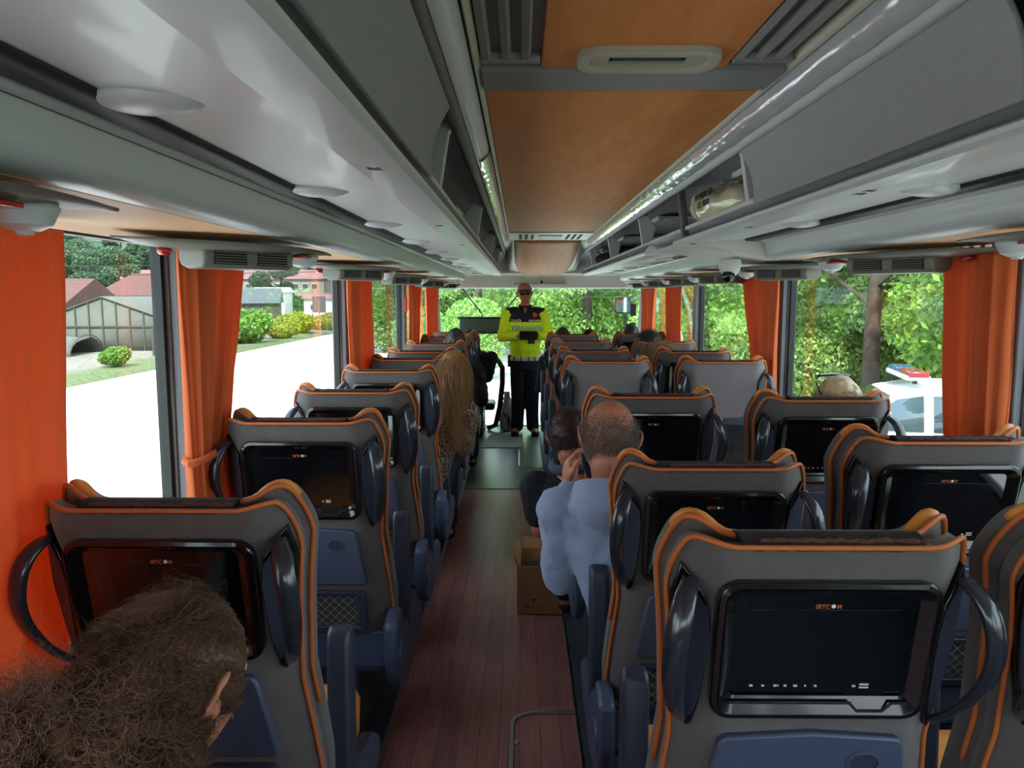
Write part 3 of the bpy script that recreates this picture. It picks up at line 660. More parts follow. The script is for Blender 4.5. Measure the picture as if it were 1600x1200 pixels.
def make_seat(plain=False):
    t = empty('coach_seat', (0, 0, 0))
    # grey rear shell
    rows = []
    for i in range(31):
        tt = i/30; rows.append([shell_pt(u, .42 + (ztop(u)-.42)*tt) for u in US])
    MB().thick(rows, (0, .035, 0)).build('backrest', M['fab_plain'] if plain else M['fab'], t, angle=60)
    # front cushion, its bolster wings standing above and outside the shell
    rows = []
    for i in range(31):
        tt = i/30; row = []
        for u in US:
            a = abs(u); zt = 1.200 + .022*sstep(.62, .80, a) - .11*max(0, (a-.82)/.18)**2.4
            z = .44 + (zt-.44)*tt; p = shell_pt(u, z, 0, 1.02)
            row.append((p[0], p[1] + .040 + .028*(1 if a > .55 else 0)*sstep(.5, .7, a)*tt, p[2]))
        rows.append(row)
    o = MB().thick(rows, (0, .05, 0)).build('back_cushion', M['fab'], t, angle=60); o['label'] = 'padded cushion with raised side wings'
    top2 = rows[-1]
    # orange piping: shell edge, and wing edge
    def edge(rows_, sk=0):
        L = [r[0] for r in rows_[sk:]]; T = rows_[-1][1:-1]; Rr = [r[-1] for r in rows_[sk:]][::-1]; return L + T + Rr
    shell_rows = [[shell_pt(u, .42 + (ztop(u)-.42)*i/30) for u in US] for i in range(31)]
    e = edge(shell_rows, 2); MB().tube([(p[0]*1.010, p[1]-.004, p[2]+.0035) for p in e], .0047, 8).build('piping', M['piping'], t, angle=180)
    for sx in (-1, 1):
        seg = [p for p in edge(rows, 12) if sx*p[0] > .135]
        MB().tube([(p[0]*1.006, p[1]-.003, p[2]+.004) for p in seg], .0055, 8).build('wing_piping', M['piping'], t, angle=180)
        # tan leather roll on the wing
        seg = [r for r in rows[-1] if sx*r[0] > .135 and sx*r[0] < .238]
        MB().tube([(p[0], p[1]+.026, p[2]-.004) for p in seg], [.006+.010*math.sin(PI*(k+.5)/len(seg)) for k in range(len(seg))], 10).build('wing_roll', M['orange_l'], t, angle=180)
    # antimacassar folded over the top edge
    rr = []
    for k in range(24):
        u = -.60+1.2*k/23; x = u*.245; w = .004*noise.noise((k*.7, 1.3, 0)); 
        rr.append([(x, yb(1.2)-.004+w, 1.198+.003*noise.noise((k*.9, 4, 0))), (x, yb(1.2)+.004, 1.208+w), (x, yb(1.2)+.03, 1.213+w), (x, yb(1.2)+.06, 1.208), (x, yb(1.2)+.095, 1.19)])
    hc = MB().thick(rr, (0, .004, -.006)).build('headrest_cover', M['maroon'], t, angle=60)
    q = MB(); q.tube([(-.12+.27*k/30, yb(1.2)-.006+.002*math.sin(k*2.3), 1.212+.004*noise.noise((k*1.3, 9, 2))) for k in range(31)], [.0035+.0018*noise.noise((k*2.1, 0, 7)) for k in range(31)], 6, flat=1.2); q.build('frayed_hem', M['frayed'], hc)
    # flank pads with loop handles
    for sx in (-1, 1):
        out = [(.236, 1.158), (.216, 1.132), (.194, 1.098), (.188, 1.05), (.190, .98), (.196, .90), (.204, .855), (.212, .842), (.222, .86), (.236, .95), (.246, 1.03), (.247, 1.10)]
        q = MB(); n = len(out)
        fr = [(sx*p[0], rear_y(sx*p[0]*.97, p[1]) - .012, p[1]) for p in out]; bk = [(sx*p[0]*.985, rear_y(sx*p[0]*.97, p[1]) + .025, p[1]) for p in out]
        q.add(fr+bk, [tuple(range(n)), tuple(range(2*n-1, n-1, -1))] + [(k, n+k, n+(k+1) % n, (k+1) % n) for k in range(n)])
        pad = q.build('handle_pad', M['gloss'], t, bevel=.004, angle=30)
        inn = [(p[0]*.9+.0206, p[1]*.86+.142) for p in out]
        q = MB(); fr = [(sx*p[0], rear_y(sx*p[0]*.97, p[1]) - .0135, p[1]) for p in inn]; bk = [(sx*p[0], rear_y(sx*p[0]*.97, p[1]) - .006, p[1]) for p in inn]
        q.add(fr+bk, [tuple(range(n)), tuple(range(2*n-1, n-1, -1))] + [(k, n+k, n+(k+1) % n, (k+1) % n) for k in range(n)])
        q.build('pad_recess', M['blue_dk'], pad, angle=30)
        cz = [1.138, 1.128, 1.108, 1.075, 1.03, .985, .94, .90, .868, .852]
        cxx = [.220, .232, .243, .252, .257, .257, .250, .240, .226, .214]
        cyy = [.004, -.026, -.050, -.066, -.074, -.070, -.056, -.036, -.012, .006]
        q = MB(); q.tube([(sx*x, rear_y(sx*.2, z)+dy, z) for x, z, dy in zip(cxx, cz, cyy)], [.013, .018, .021, .022, .021, .020, .018, .016, .013, .010], 12, flat=.6, up=(sx, 0, 0))
        q.build('handle', M['handle'], t, angle=180, sub=1)
    if not plain:
        # glossy bezel and screen
        zc = 1.012; ou = sh(rrect(.365, .262, .036, 6), 0, zc-.002); i1 = sh(rrect(.338, .236, .026, 6), 0, zc-.002); i2 = sh(rrect(.300, .194, .012, 6), 0, zc+.006)
        q = MB(); frame(q, ou, i1, -.016, .01, -.020); bz = q.build('screen_bezel', M['gloss'], t, bevel=.003, angle=40)
        q = MB(); frame(q, i1, i2, -.020, .008, -.006); q.build('bezel_inner', M['gloss'], bz, angle=30)
        q = MB(); slab(q, sh(rrect(.302, .196, .012, 6), 0, zc+.006), -.0055, .006); sc = q.build('screen', M['screen'], t, angle=30)
        q = MB(); slab(q, sh(rrect(.245, .130, .003, 3), 0, zc+.010), -.0062, -.005); q.build('display', M['screen_p'], sc)
        rx_ = math.radians(90-11)
        def yo(z, o): return yb(z)-o
        text_mesh('SETC', .0105, 'screen_logo', M['logo_o'], sc, (-.0085, yo(zc+.082, .0068), zc+.0815), (math.radians(90)+math.atan(TB), 0, 0), bold=.0002)
        text_mesh('M', .0105, 'screen_logo', M['logo_o'], sc, (.0185, yo(zc+.082, .0068), zc+.0815), (math.radians(90)+math.atan(TB), 0, 0), bold=.0002)
        q = MB(); slab(q, [(.0092+.0036*math.cos(a), zc+.082+.0036*math.sin(a)) for a in [2*PI*k/14 for k in range(14)]], -.0068, -.0055); q.build('logo_dot', M['icon'], sc)
        q = MB()
        for x, w in ((-.112, .006), (-.092, .005), (-.071, .006), (-.066, .002), (-.054, .005), (-.037, .007), (-.020, .003), (-.003, .005), (.062, .006)):
            slab(q, sh(rrect(w, .0035, .0012, 2), x, zc-.071), -.0068, -.0055)
        slab(q, sh(rrect(.016, .0028, .001, 2), .079, zc-.0675), -.0068, -.0055); slab(q, sh(rrect(.016, .0028, .001, 2), .079, zc-.0735), -.0068, -.0055)
        q.build('control_icons', M['icon'], sc)
        q = MB(); lip = [(-.152, zc-.098), (.055, zc-.098), (.068, zc-.114), (.110, zc-.114), (.124, zc-.098), (.150, zc-.098)]
        q.tube([(x, yo(z, .018), z) for x, z in lip], .0028, 6); q.build('bezel_lip', M['handle'], bz)
    # fold-down table
    if plain: tz = .80
    ol = [(-.160, .828), (-.150, .840), (.0, .850), (.150, .840), (.160, .828), (.188, .655), (.181, .645), (-.181, .645), (-.188, .655)]
    if not plain or True:
        q = MB(); slab(q, ol, -.016, .01); tb = q.build('folding_table', M['blue_pl'], t, bevel=.006, angle=30)
        q = MB(); cc = [(.095+.030*math.cos(a), .79+.024*math.sin(a)) for a in [2*PI*k/24 for k in range(24)]]; ci = [(.095+.025*math.cos(a), .79+.019*math.sin(a)) for a in [2*PI*k/24 for k in range(24)]]
        frame(q, cc, ci, -.018, 0, -.019); q.build('cup_ring', M['blue_pl'], tb, angle=40)
        q = MB(); slab(q, ci, -.0168, -.010); q.build('cup_recess', M['blue_dk'], tb)
    # net pocket
    zc = .545; ou = sh(rrect(.36, .155, .018), 0, zc); ii = sh(rrect(.315, .115, .008), 0, zc+.003)
    q = MB(); frame(q, ou, ii, -.020, .006, -.018); pk = q.build('pocket_frame', M['blue_dk'], t, bevel=.003)
    q = MB(); slab(q, ii, -.004, .004); q.build('pocket_back', M['fab_dark'], pk)
    q = MB()
    for k in range(-4, 15):
        for d in (-1, 1):
            pts = []
            for j in range(7):
                z = zc-.055+.115*j/6; x = -.15+.03*k + d*(z-zc)*1.0
                if abs(x) < .157: pts.append((x, yb(z)-.014-.006*math.sin(PI*j/6)+.001*d, z))
            if len(pts) > 1: q.tube(pts, .0011, 4)
    q.build('net', M['net'], pk)
    # seat cushion
    q = MB(); R = []
    for y, h, w in ((.16, .42, .20), (.17, .50, .235), (.22, .525, .24), (.40, .53, .24), (.58, .535, .24), (.64, .52, .235), (.665, .47, .22), (.65, .40, .2)):
        R.append([(-w, y, .38), (-w-.004, y, h-.04), (-w+.02, y, h+.006), (-w+.06, y, h), (-.05, y, h-.012), (.05, y, h-.012), (w-.06, y, h), (w-.02, y, h+.006), (w+.004, y, h-.04), (w, y, .38)])
    cu = q.loft(R).build('seat_cushion', M['orange_l'], t, angle=60)
    for sx in (-1, 1): MB().tube([(sx*.222, .2, .531), (sx*.222, .40, .540), (sx*.222, .58, .545), (sx*.216, .645, .52), (sx*.205, .67, .47)], .006, 6).build('cushion_piping', M['piping'], cu, angle=180)
    # frame behind/under the cushion, housings, base
    MB().box((0, .17, .40), (.50, .05, .13)).build('rear_beam', M['blue_pl'], t, bevel=.008)
    for sx in (-1, 1):
        pr = [(.06, .52), (.10, .545), (.17, .545), (.20, .47), (.60, .40), (.66, .36), (.66, .31), (.55, .26), (.28, .235), (.16, .26), (.08, .33), (.05, .42)]
        q = MB(); q.prof(pr, sx*.243, sx*.290, axis='x'); hs = q.build('side_housing', M['blue_pl'], t, bevel=.012)
        q = MB(); q.tube([(sx*.285, .12, .40), (sx*.297, .12, .40)], .052, 20, up=(0, 0, 1)); q.build('pivot_cap', M['blue_pl'], hs, bevel=.006)
    for sx in (-1, 1):
        pr = [(y+.20, z-.062) for y, z in ((.075, .56), (.070, .60), (.085, .86), (.095, .888), (.115, .896), (.145, .888), (.155, .86), (.150, .55), (.13, .47), (.09, .47))]
        q = MB(); q.prof(pr, sx*.240, sx*.294, axis='x'); q.build('armrest', M['blue_dk'], t, bevel=.010)
    MB().prof([(.14, .02), (.62, .02), (.62, .06), (.52, .10), (.50, .34), (.20, .36), (.18, .10), (.14, .06)], -.13, .13, axis='x').build('pedestal', M['podium'], t, bevel=.008)
    MB().box((0, .35, .345), (.46, .40, .06)).build('seat_pan', M['blue_dk'], t, bevel=.01)
    return t

def place(proto, x, y, z, label, first=False, group='screen-backed coach seats'):
    if first: proto.location = (x, y, z); return tag(proto, label, 'seat', group)
    return dup(proto, (x, y, z), 0, label, group)
seatA = make_seat(); seatP = make_seat(plain=True)
zL = 0.0
rowsL = [(1.40, 'nearest single seat by the left windows, its dark screen half hidden by curly brown hair'),
 (2.33, 'second single seat from the camera on the left, whose screen mirrors an orange curtain'),
 (3.07, 'third single seat from the camera in the left row, just beyond the tied curtain'),
 (3.92, 'fourth single seat in the left row, with the long-haired person in it'),
 (4.65, 'fifth single seat in the left row, just left of the long blonde-brown hair'),
 (5.30, 'sixth single seat from the camera in the left row, top edge only in view'),
 (6.12, 'seventh single seat in the left row, a dark greying head showing above it'),
 (7.10, 'eighth single seat from the camera in the left row, far end near the sun blind'),
 (8.00, 'frontmost single seat in the left row, beneath the dark sun blind')]
for i, (y, l) in enumerate(rowsL): place(seatA, -.688, y, .01 if i else 0, l, i == 0)
rA = [(1.20, 'large right aisle seat nearest to the camera, black screen with orange logo in full view'),
 (1.93, 'second right aisle seat, directly behind the man in the pale blue hoodie'),
 (2.87, 'third right aisle seat, partly hidden behind the balding head')]
for y, l in rA: place(seatA, .505, y, {1.20: .0, 1.93: -.04, 2.87: .02}[y], l)
rW = [(1.17, 'seat cut by the right edge of the picture, only its piped wing in view'),
 (1.98, 'second right window seat from the camera, beside the big orange curtain'),
 (2.88, 'right window seat directly in front of the camera of the blonde head with sunglasses')]
rW[2] = (2.78, 'right window seat just below the blonde head with sunglasses')
for y, l in rW: place(seatA, 1.08 if y < 1.5 else 1.13, y, .02, l)
place(seatP, .495, 4.28, .03, 'plain-backed grey aisle seat without a screen, beyond the balding man', True, 'plain-backed coach seats')
place(seatP, 1.15, 4.28, .03, 'plain-backed grey seat without a screen by the right windows', group='plain-backed coach seats')
fa = [(5.10, 'right aisle seat directly beyond the plain-backed aisle seat'), (6.12, 'right aisle seat second from the front, level with the spiky dark head'), (7.2, 'frontmost right aisle seat, in front of the passengers with short black hair')]
for y, l in fa: place(seatA, .495, y, .03, l)
fw = [(5.02, 'right window seat directly beyond the plain-backed window seat'), (6.05, 'right window seat just below the blonde and spiky dark heads'), (7.3, 'frontmost right window seat, under the outside mirror')]
for y, l in fw: place(seatA, 1.15, y, .03, l)

# low partition with a monitor beside the middle steps
t = empty('partition_screen', (1.13, 3.66, 0)); tag(t, 'dark blue framed monitor on the low partition below the plain-backed window seat', 'monitor')
MB().box((.02, .10, .42), (.62, .05, .80)).build('partition', M['blue_dk'], t, bevel=.01)
q = MB(); ring_plate(rrect(.36, .27, .012), rrect(.30, .21, .008), 0, .04).build('monitor_frame', M['blue_dk'], t, loc=(-.02, .06, .875)).rotation_euler = (PI/2, 0, 0)
MB().box((-.02, .045, .875), (.31, .012, .22)).build('monitor_glass', M['screen'], t)
# guard rails: flat metal hoops on the floor
for x1, y1, x0, y0, lab in ((-.01, 3.15, .24, 2.55, 'near bent metal strip on the wood floor beside the right seats'), (.02, 7.9, .24, 7.0, 'far bent metal strip on the floor near the grey mat')):
    pass
t = empty('floor_strip', (0, 0, 0)); tag(t, 'near bent metal strip set in the wooden floor beside the first right seats', 'metal strip', 'bent metal strips in the floor')
pts = [(.22, 2.80), (.05, 2.80), (.01, 2.785), (-.018, 2.76), (-.03, 2.72), (-.032, 2.3), (-.032, 1.9)]
q = MB(); q.tube([(x, y, .004) for x, y in pts], .011, 8, flat=1.0); q.v = [(p[0], p[1], max(.0005, min(.007, p[2]))) for p in q.v]; q.build('strip', M['metal'], t)
q = MB(); q.ball((-.012, 2.60, .003), (.012, .012, .003)); q.build('screw', M['metal'], t)
t = empty('floor_strip', (0, 0, 0)); tag(t, 'far bent metal strip on the dark floor just this side of the grey mat', 'metal strip', 'bent metal strips in the floor')
pts = [(.21, 7.0), (.04, 7.0), (.0, 7.04), (-.01, 7.12), (-.01, 7.85)]
q = MB(); q.tube([(x, y, .006) for x, y in pts], .008, 8); q.build('strip', M['metal'], t)
# front floor overlay, the windshield's greenish reflection put into its colour; + mat
M['green_sheen'] = mat('grey_green_floor_sheen', '#5c625d', 0.3, var=.1, vscale=6)
b = MB(); b.box((-.13, 7.75, .003), (.69, 3.0, .006)); struct(b.build('trim_%d' % ntrim, M['green_sheen'])); ntrim += 1
o = MB().add([(-.42, 7.95, .007), (.01, 7.95, .007), (.03, 8.85, .007), (-.33, 8.85, .007), (-.42, 7.95, .014), (.01, 7.95, .014), (.03, 8.85, .014), (-.33, 8.85, .014)], [(0,3,2,1),(4,5,6,7),(0,1,5,4),(1,2,6,5),(2,3,7,6),(3,0,4,7)]).build('floor_mat', mat('mat_rubber', '#7b8078', .7, bump=.3, bscale=120)); tag(o, 'grey rectangular rubber mat on the floor before the officer', 'mat')
# cardboard box
t = empty('cardboard_box', (.105, 3.86, .006), math.radians(-3)); tag(t, 'open brown cardboard box on the aisle floor by the dark-haired man', 'cardboard box')
M['card'] = mat('cardboard', '#9b6d47', .85, var=.12, vscale=18, bump=.1, bscale=120)
w, d, h = .22, .28, .245
for c, dd in (((0, -d/2, h/2), (w, .006, h)), ((0, d/2, h/2), (w, .006, h)), ((-w/2, 0, h/2), (.006, d, h)), ((w/2, 0, h/2), (.006, d, h)), ((0, 0, .004), (w, d, .006))):
    MB().box(c, dd).build('box_panel', M['card'], t)
MB().box((-w/2-.008, .0, h+.02), (.006, d*.96, .07), (0, -.35, 0)).build('box_flap', M['card'], t); MB().box((.0, d/2+.012, h+.025), (w*.9, .006, .07), (-.3, 0, 0)).build('box_flap', M['card'], t)
q = MB(); q.ball((-.02, -.02, .17), (.07, .10, .05), rot=(0, 0, .5)); q.build('contents', M['rubber'], t)
text_mesh('200 ml x', .022, 'box_print', M['number'], t, (-.045, -d/2-.004, .035), (PI/2, 0, 0))
q = MB(); q.add([(-.012, -.0, 0), (.0, 0, -.014), (.012, 0, 0), (.0, 0, .006)], [(0, 1, 2, 3)]); q.build('box_mark', M['number'], t, loc=(-.03, -d/2-.0042, .075))
# guide seat frame, cables, cloth bag near the front left
t = empty('guide_seat', (-.42, 8.95, 0)); tag(t, 'black folding guide seat with an open loop back, left of the officer', 'folding seat')
q = MB(); q.tube([(-.10, 0, .20), (-.12, 0, .78), (-.06, 0, .86), (.06, 0, .88), (.16, 0, .85), (.21, 0, .76), (.21, 0, .58), (.18, 0, .30), (.13, .02, .08), (.04, .1, .03)], .032, 10, flat=.8); q.build('back_frame', M['gloss'], t, angle=180)
MB().box((.0, .0, .72), (.24, .03, .07)).build('back_bar', M['rubber'], t, bevel=.01)
MB().box((-.07, -.02, .46), (.13, .07, .52)).build('back_pad', mat('black_leather', '#141416', .5), t, bevel=.02)
MB().box((-.03, .18, .30), (.30, .36, .09)).build('seat_cushion', MATS['black_leather'], t, bevel=.03); MB().box((-.05, .1, .14), (.10, .2, .25)).build('leg', M['rubber'], t)
t = empty('cable_bundle', (-.22, 8.75, 0)); tag(t, 'loops of thin dark cables hanging by the black guide seat', 'cables')
for k in range(4):
    a = .02*k; MB().tube([(.06+a, .1, .48), (-.04+a, .05, .28), (-.06+a, 0, .12), (-.0+a, 0, .02+.006*k), (.07+a, 0, .05), (.08, .03, .16+.03*k), (.02, .06, .25)], .005, 6).build('cable', M['rubber'], t, angle=180)
t = empty('cloth_bag', (-.13, 9.05, 0)); tag(t, 'white crumpled bag on the floor between the guide seat and the officer', 'bag')
q = MB(); q.ell([(0, 0, .0, .10, .09), (0, 0, .12, .12, .10), (-.01, 0, .28, .08, .07), (-.03, 0, .42, .035, .03), (-.03, 0, .47, .04, .03)], 30); q.v = [(p[0]*(1+.2*noise.noise(Vector(p)*16)), p[1]*(1+.2*noise.noise(Vector(p)*13)), p[2]) for p in q.v]; q.build('bag_body', M['white_pl'], t, angle=30)
t = empty('ticket_machine', (-.50, 8.62, 0)); tag(t, 'dark cluttered console with pale knobs at floor level by the front left seat', 'console')
MB().box((0, 0, .2), (.16, .18, .38)).build('console_body', M['rubber'], t, bevel=.02)
for k in range(4): MB().ball((.085, -.05+.03*(k % 2), .12+.07*k), .018).build('knob', M['rack'], t)
# ============================================================ PEOPLE
def strands(name, parent, m, roots, length, curl=0.0, curlr=.004, r=.0006, droop=.3, seg=12, rnd=.3, sprd=0.0, comb=None):
    """thin three-sided hairs: roots = list of (point, direction)"""
    N = len(roots); P0 = np.array([p for p, d in roots]); D = np.array([d for p, d in roots], float)
    D += RNG.normal(0, rnd, D.shape); D /= np.linalg.norm(D, axis=1)[:, None]
    L = length*(0.55+0.6*RNG.rand(N)); ph = RNG.rand(N)*6.28; fr = curl*(0.7+0.6*RNG.rand(N))
    A = np.cross(D, RNG.normal(0, 1, D.shape)); A /= np.linalg.norm(A, axis=1)[:, None]; B = np.cross(D, A)
    V = np.zeros((N, seg+1, 3, 3)); pos = P0.copy(); dr = D.copy()
    for s_ in range(seg+1):
        t = s_/seg
        c = pos + (A*np.cos(ph+fr*t)[:, None] + B*np.sin(ph+fr*t)[:, None])*(curlr*min(1, t*3))
        rr = r*(1-.75*t)
        for k in range(3):
            a = 2*PI*k/3; V[:, s_, k, :] = c + (A*math.cos(a)+B*math.sin(a))*rr
        dr = dr + np.array([0, 0, -droop/seg]) + (np.array(comb)/seg if comb is not None else 0)
        dr /= np.linalg.norm(dr, axis=1)[:, None]; pos = pos + dr*(L/seg)[:, None]
    verts = V.reshape(-1, 3); base = (np.arange(N)*(seg+1)*3)[:, None, None]; idx = np.arange(seg)[None, :, None]*3; k = np.arange(3)[None, None, :]
    a = base+idx+k; b = base+idx+(k+1) % 3; F = np.stack([a, b, b+3, a+3], -1).reshape(-1, 4)
    me = bpy.data.meshes.new(name); me.vertices.add(len(verts)); me.vertices.foreach_set('co', verts.ravel())
    me.loops.add(F.size); me.loops.foreach_set('vertex_index', F.ravel().astype(np.int32)); me.polygons.add(len(F))
    me.polygons.foreach_set('loop_start', np.arange(0, F.size, 4, dtype=np.int32)); me.update(calc_edges=True); me.validate(); me.shade_smooth()
    me.materials.append(m); o = bpy.data.objects.new(name, me); COL.objects.link(o); o.parent = parent; return o
def hair_mat(name, c1, c2, rough=.45):
    m = bpy.data.materials.new(name); m.use_nodes = True; n, l = m.node_tree.nodes, m.node_tree.links; b = n['Principled BSDF']
    g = n.new('ShaderNodeNewGeometry'); mx = n.new('ShaderNodeMix'); mx.data_type = 'RGBA'; mx.inputs[6].default_value = lin(c1); mx.inputs[7].default_value = lin(c2)
    l.new(g.outputs['Random Per Island'], mx.inputs[0]); l.new(mx.outputs[2], b.inputs['Base Color']); b.inputs['Roughness'].default_value = rough; MATS[name] = m; return m
M['hair_dark'] = hair_mat('hair_dark', '#17130f', '#2c221c'); M['hair_brown'] = hair_mat('hair_brown', '#241712', '#835c44', .5)
M['hair_dyed'] = hair_mat('hair_reddish_brown', '#2a1c1c', '#513538'); M['hair_blonde'] = hair_mat('hair_blonde', '#5a3a22', '#bd8d58'); M['hair_ltblonde'] = hair_mat('hair_light_blonde', '#a58860', '#e0cda6')
M['hair_grey'] = hair_mat('hair_grey', '#3d3b38', '#8a8680')

# head in its own frame: +y is the face direction, z up, origin at the skull centre, half width .076
def head_pt(u, v):
    """u longitude (0 = +x, 90deg = face), v polar"""
    x = math.sin(v)*math.cos(u); y = math.sin(v)*math.sin(u); z = math.cos(v)
    X = x*.076; Y = y*(.098 if y < 0 else .092); Z = z*(.105 if z > 0 else .125)
    if z < 0:
        k = min(1, -z/.95)
        X *= 1-.30*k**1.6
        if y < 0: Y *= 1-.50*k**1.3
        else: Y *= 1-.06*k
        Y += .012*k
    if y > .55 and -.75 < z < .3:
        w = max(0, (y-.55)/.45)
        Y += w*.004
        nz = math.exp(-((z+.25)/.22)**2)*math.exp(-(x/.16)**2); Y += .022*nz*w          # nose
        Y -= .010*math.exp(-((z-.02)/.11)**2)*math.exp(-((abs(x)-.36)/.17)**2)*w         # eye sockets
        Y += .006*math.exp(-((z-.19)/.10)**2)*w                                           # brow
        Y += .006*math.exp(-((z+.60)/.08)**2)*math.exp(-(x/.3)**2)*w                     # lips
        Y += .008*math.exp(-((z+.90)/.13)**2)*w
    return Vector((X, Y, Z))
def xf(loc, rot, sc=1.0): return Matrix.Translation(loc) @ Euler(rot).to_matrix().to_4x4() @ Matrix.Scale(sc, 4)
def head_mb(q, T):
    n, rg = 48, 34; vs = []; fs = []
    for i in range(1, rg):
        for k in range(n): vs.append(T @ head_pt(2*PI*k/n, PI*i/rg))
    vs += [T @ head_pt(0, 0.0001), T @ head_pt(0, PI-.0001)]
    for i in range(rg-2):
        for k in range(n): fs.append((i*n+k, (i+1)*n+k, (i+1)*n+(k+1) % n, i*n+(k+1) % n))
    TT = len(vs)-2
    for k in range(n): fs.append((TT, k, (k+1) % n)); fs.append((TT+1, (rg-2)*n+(k+1) % n, (rg-2)*n+k))
    q.add(vs, fs)
    for sx in (-1, 1):       # ears: a curled rim and a lobe
        pts = [T @ Vector((sx*(.074+.019*math.sin(a*.9+.3)), -.010-.015*math.cos(a)-.004, -.012+.034*math.sin(a-.6))) for a in [4.6*j/9 for j in range(10)]]
        q.tube(pts, [.0045, .005, .0055, .006, .006, .0058, .0055, .0055, .006, .0055], 8)
        q.ball(T @ Vector((sx*.076, -.010, -.016)), (.009, .013, .024), 12, 8)
def hand(q, wrist, d, up, s=1.0, curl=.5, side=1, hook=0):
    """palm, five fingers; d = direction of the hand, up = back of the hand"""
    d = Vector(d).normalized(); up = Vector(up); up = (up-d*up.dot(d)).normalized(); x = d.cross(up)*side; w = Vector(wrist)
    def L(a, b, c): return w + x*(a*s) + d*(b*s) + up*(c*s)
    q.chain([L(0, 0, 0), L(0, .035, 0), L(.003, .06, 0)], [.024*s, .029*s, .028*s], 12, 1)
    for a in (-.028, -.010, .010, .028): q.chain([L(a*.7, .02, 0), L(a, .085, .002)], [.012*s, .0105*s], 10)
    for a, ln in ((-.030, .066), (-.010, .082), (.010, .088), (.029, .078)):
        p = L(a, .085, .002); ang = 0; pts = [p]; rs = [.0095*s]
        for j, f in enumerate((.45, .30, .25)):
            ang += curl*(.8 if j == 0 else 1.0); p = p + (d*math.cos(ang) - up*math.sin(ang))*ln*f*s; pts.append(p); rs.append((.009-.001*j)*s)
        q.chain(pts, rs, 8)
    q.chain([L(.020, .020, -.004), L(.045, .045, -.014), L(.052, .072, -.024), L(.048, .092, -.032)], [.014*s, .011*s, .010*s, .008*s], 8)
def face_bits(parent, T, beard=False, glasses=False):
    for sx in (-1, 1):
        q = MB(); q.ball(T @ Vector((sx*.030, .0805, .004)), .0105, 12, 8); q.build('eye', M['white_pl'], parent)
        q = MB(); q.ball(T @ Vector((sx*.030, .0885, .004)), .0045, 10, 6); q.build('iris', M['hair_dark'], parent)
        q = MB(); q.tube([T @ Vector((sx*(.016+.007*k), .099-.0022*k*k*.5, .022+.003*math.sin(k*.8))) for k in range(5)], .0028, 6, flat=1.6); q.build('eyebrow', M['hair_dark'], parent)
    q = MB(); q.tube([T @ Vector((-.022+.0055*k, .0975-.00045*(k-4)**2, -.070-.0008*abs(k-4))) for k in range(9)], [.001, .003, .004, .0045, .0045, .0045, .004, .003, .001], 6); q.build('mouth', mat('lips', '#8e4f45', .5), parent)
def scalp_roots(T, n, cond, push=1.02, back=0.0):
    out = []; R3 = T.to_3x3().normalized()
    while len(out) < n:
        v = math.acos(1-2*random.random()); u = random.uniform(0, 2*PI)
        dx, dy, dz = math.sin(v)*math.cos(u), math.sin(v)*math.sin(u), math.cos(v)
        if not cond(dx, dy, dz): continue
        p = head_pt(u, v); d = Vector((dx, dy, dz)); out.append((tuple(T @ (p*push)), tuple((R3 @ d))))
    return out
def hair_cap(q, T, cond, push=1.06, jit=.05, n=64, rg=44):
    vs = {}; fs = []
    def g(i, k):
        k %= n
        if (i, k) not in vs:
            u, v = 2*PI*k/n, PI*i/rg + 1e-4; p = head_pt(u, v); vs[(i, k)] = p*(push+jit*noise.noise(p*45))
        return (i, k)
    quads = []
    for i in range(rg):
        for k in range(n):
            u, v = 2*PI*(k+.5)/n, PI*(i+.5)/rg
            if cond(math.sin(v)*math.cos(u), math.sin(v)*math.sin(u), math.cos(v)): quads.append([g(i, k), g(i+1, k), g(i+1, k+1), g(i, k+1)])
    ids = {key: j for j, key in enumerate(vs)}
    q.add([T @ vs[k] for k in vs], [tuple(ids[a] for a in f) for f in quads])
hairline = lambda x, y, z: z > .62*max(0, y)**1.0*.9 - .62 + (1.05 if y > .30 else 0)*max(0, (y-.3))*1.2 and not (y > .45 and z < .45) and not (y > -.25 and z < -.18)
M['fabric_hiviz'] = mat('hi_viz_yellow', '#d8fb10', .75, bump=.5, bscale=22, emit=None); M['navy'] = mat('navy_cloth', '#10131f', .85, bump=.35, bscale=28)
M['hoodie'] = mat('hoodie_blue', '#8796b4', .95, var=.07, vscale=9, bump=.55, bscale=16, sheen=.3); M['black_shirt'] = mat('black_tshirt', '#0f1118', .9, bump=.4, bscale=20)
M['denim'] = mat('denim_collar', '#3d4a5c', .9, bump=.3, bscale=60); M['black_cloth'] = mat('black_cloth', '#0c0c0e', .9, bump=.3, bscale=20)
def leopard():
    m = bpy.data.materials.new('leopard_print'); m.use_nodes = True; n, l = m.node_tree.nodes, m.node_tree.links; b = n['Principled BSDF']
    tcn = n.new('ShaderNodeTexCoord'); t = n.new('ShaderNodeTexVoronoi'); t.inputs['Scale'].default_value = 38; t.feature = 'DISTANCE_TO_EDGE'; l.new(tcn.outputs['Object'], t.inputs[0])
    cr = n.new('ShaderNodeValToRGB'); l.new(t.outputs['Distance'], cr.inputs[0]); e = cr.color_ramp.elements
    e[0].position = .03; e[0].color = lin('#86705a'); e[1].position = .16; e[1].color = lin('#241416'); e2 = e.new(.45); e2.color = lin('#6d3b3a')
    l.new(cr.outputs[0], b.inputs['Base Color']); b.inputs['Roughness'].default_value = .9; MATS['leopard'] = m; return m
M['leopard'] = leopard()

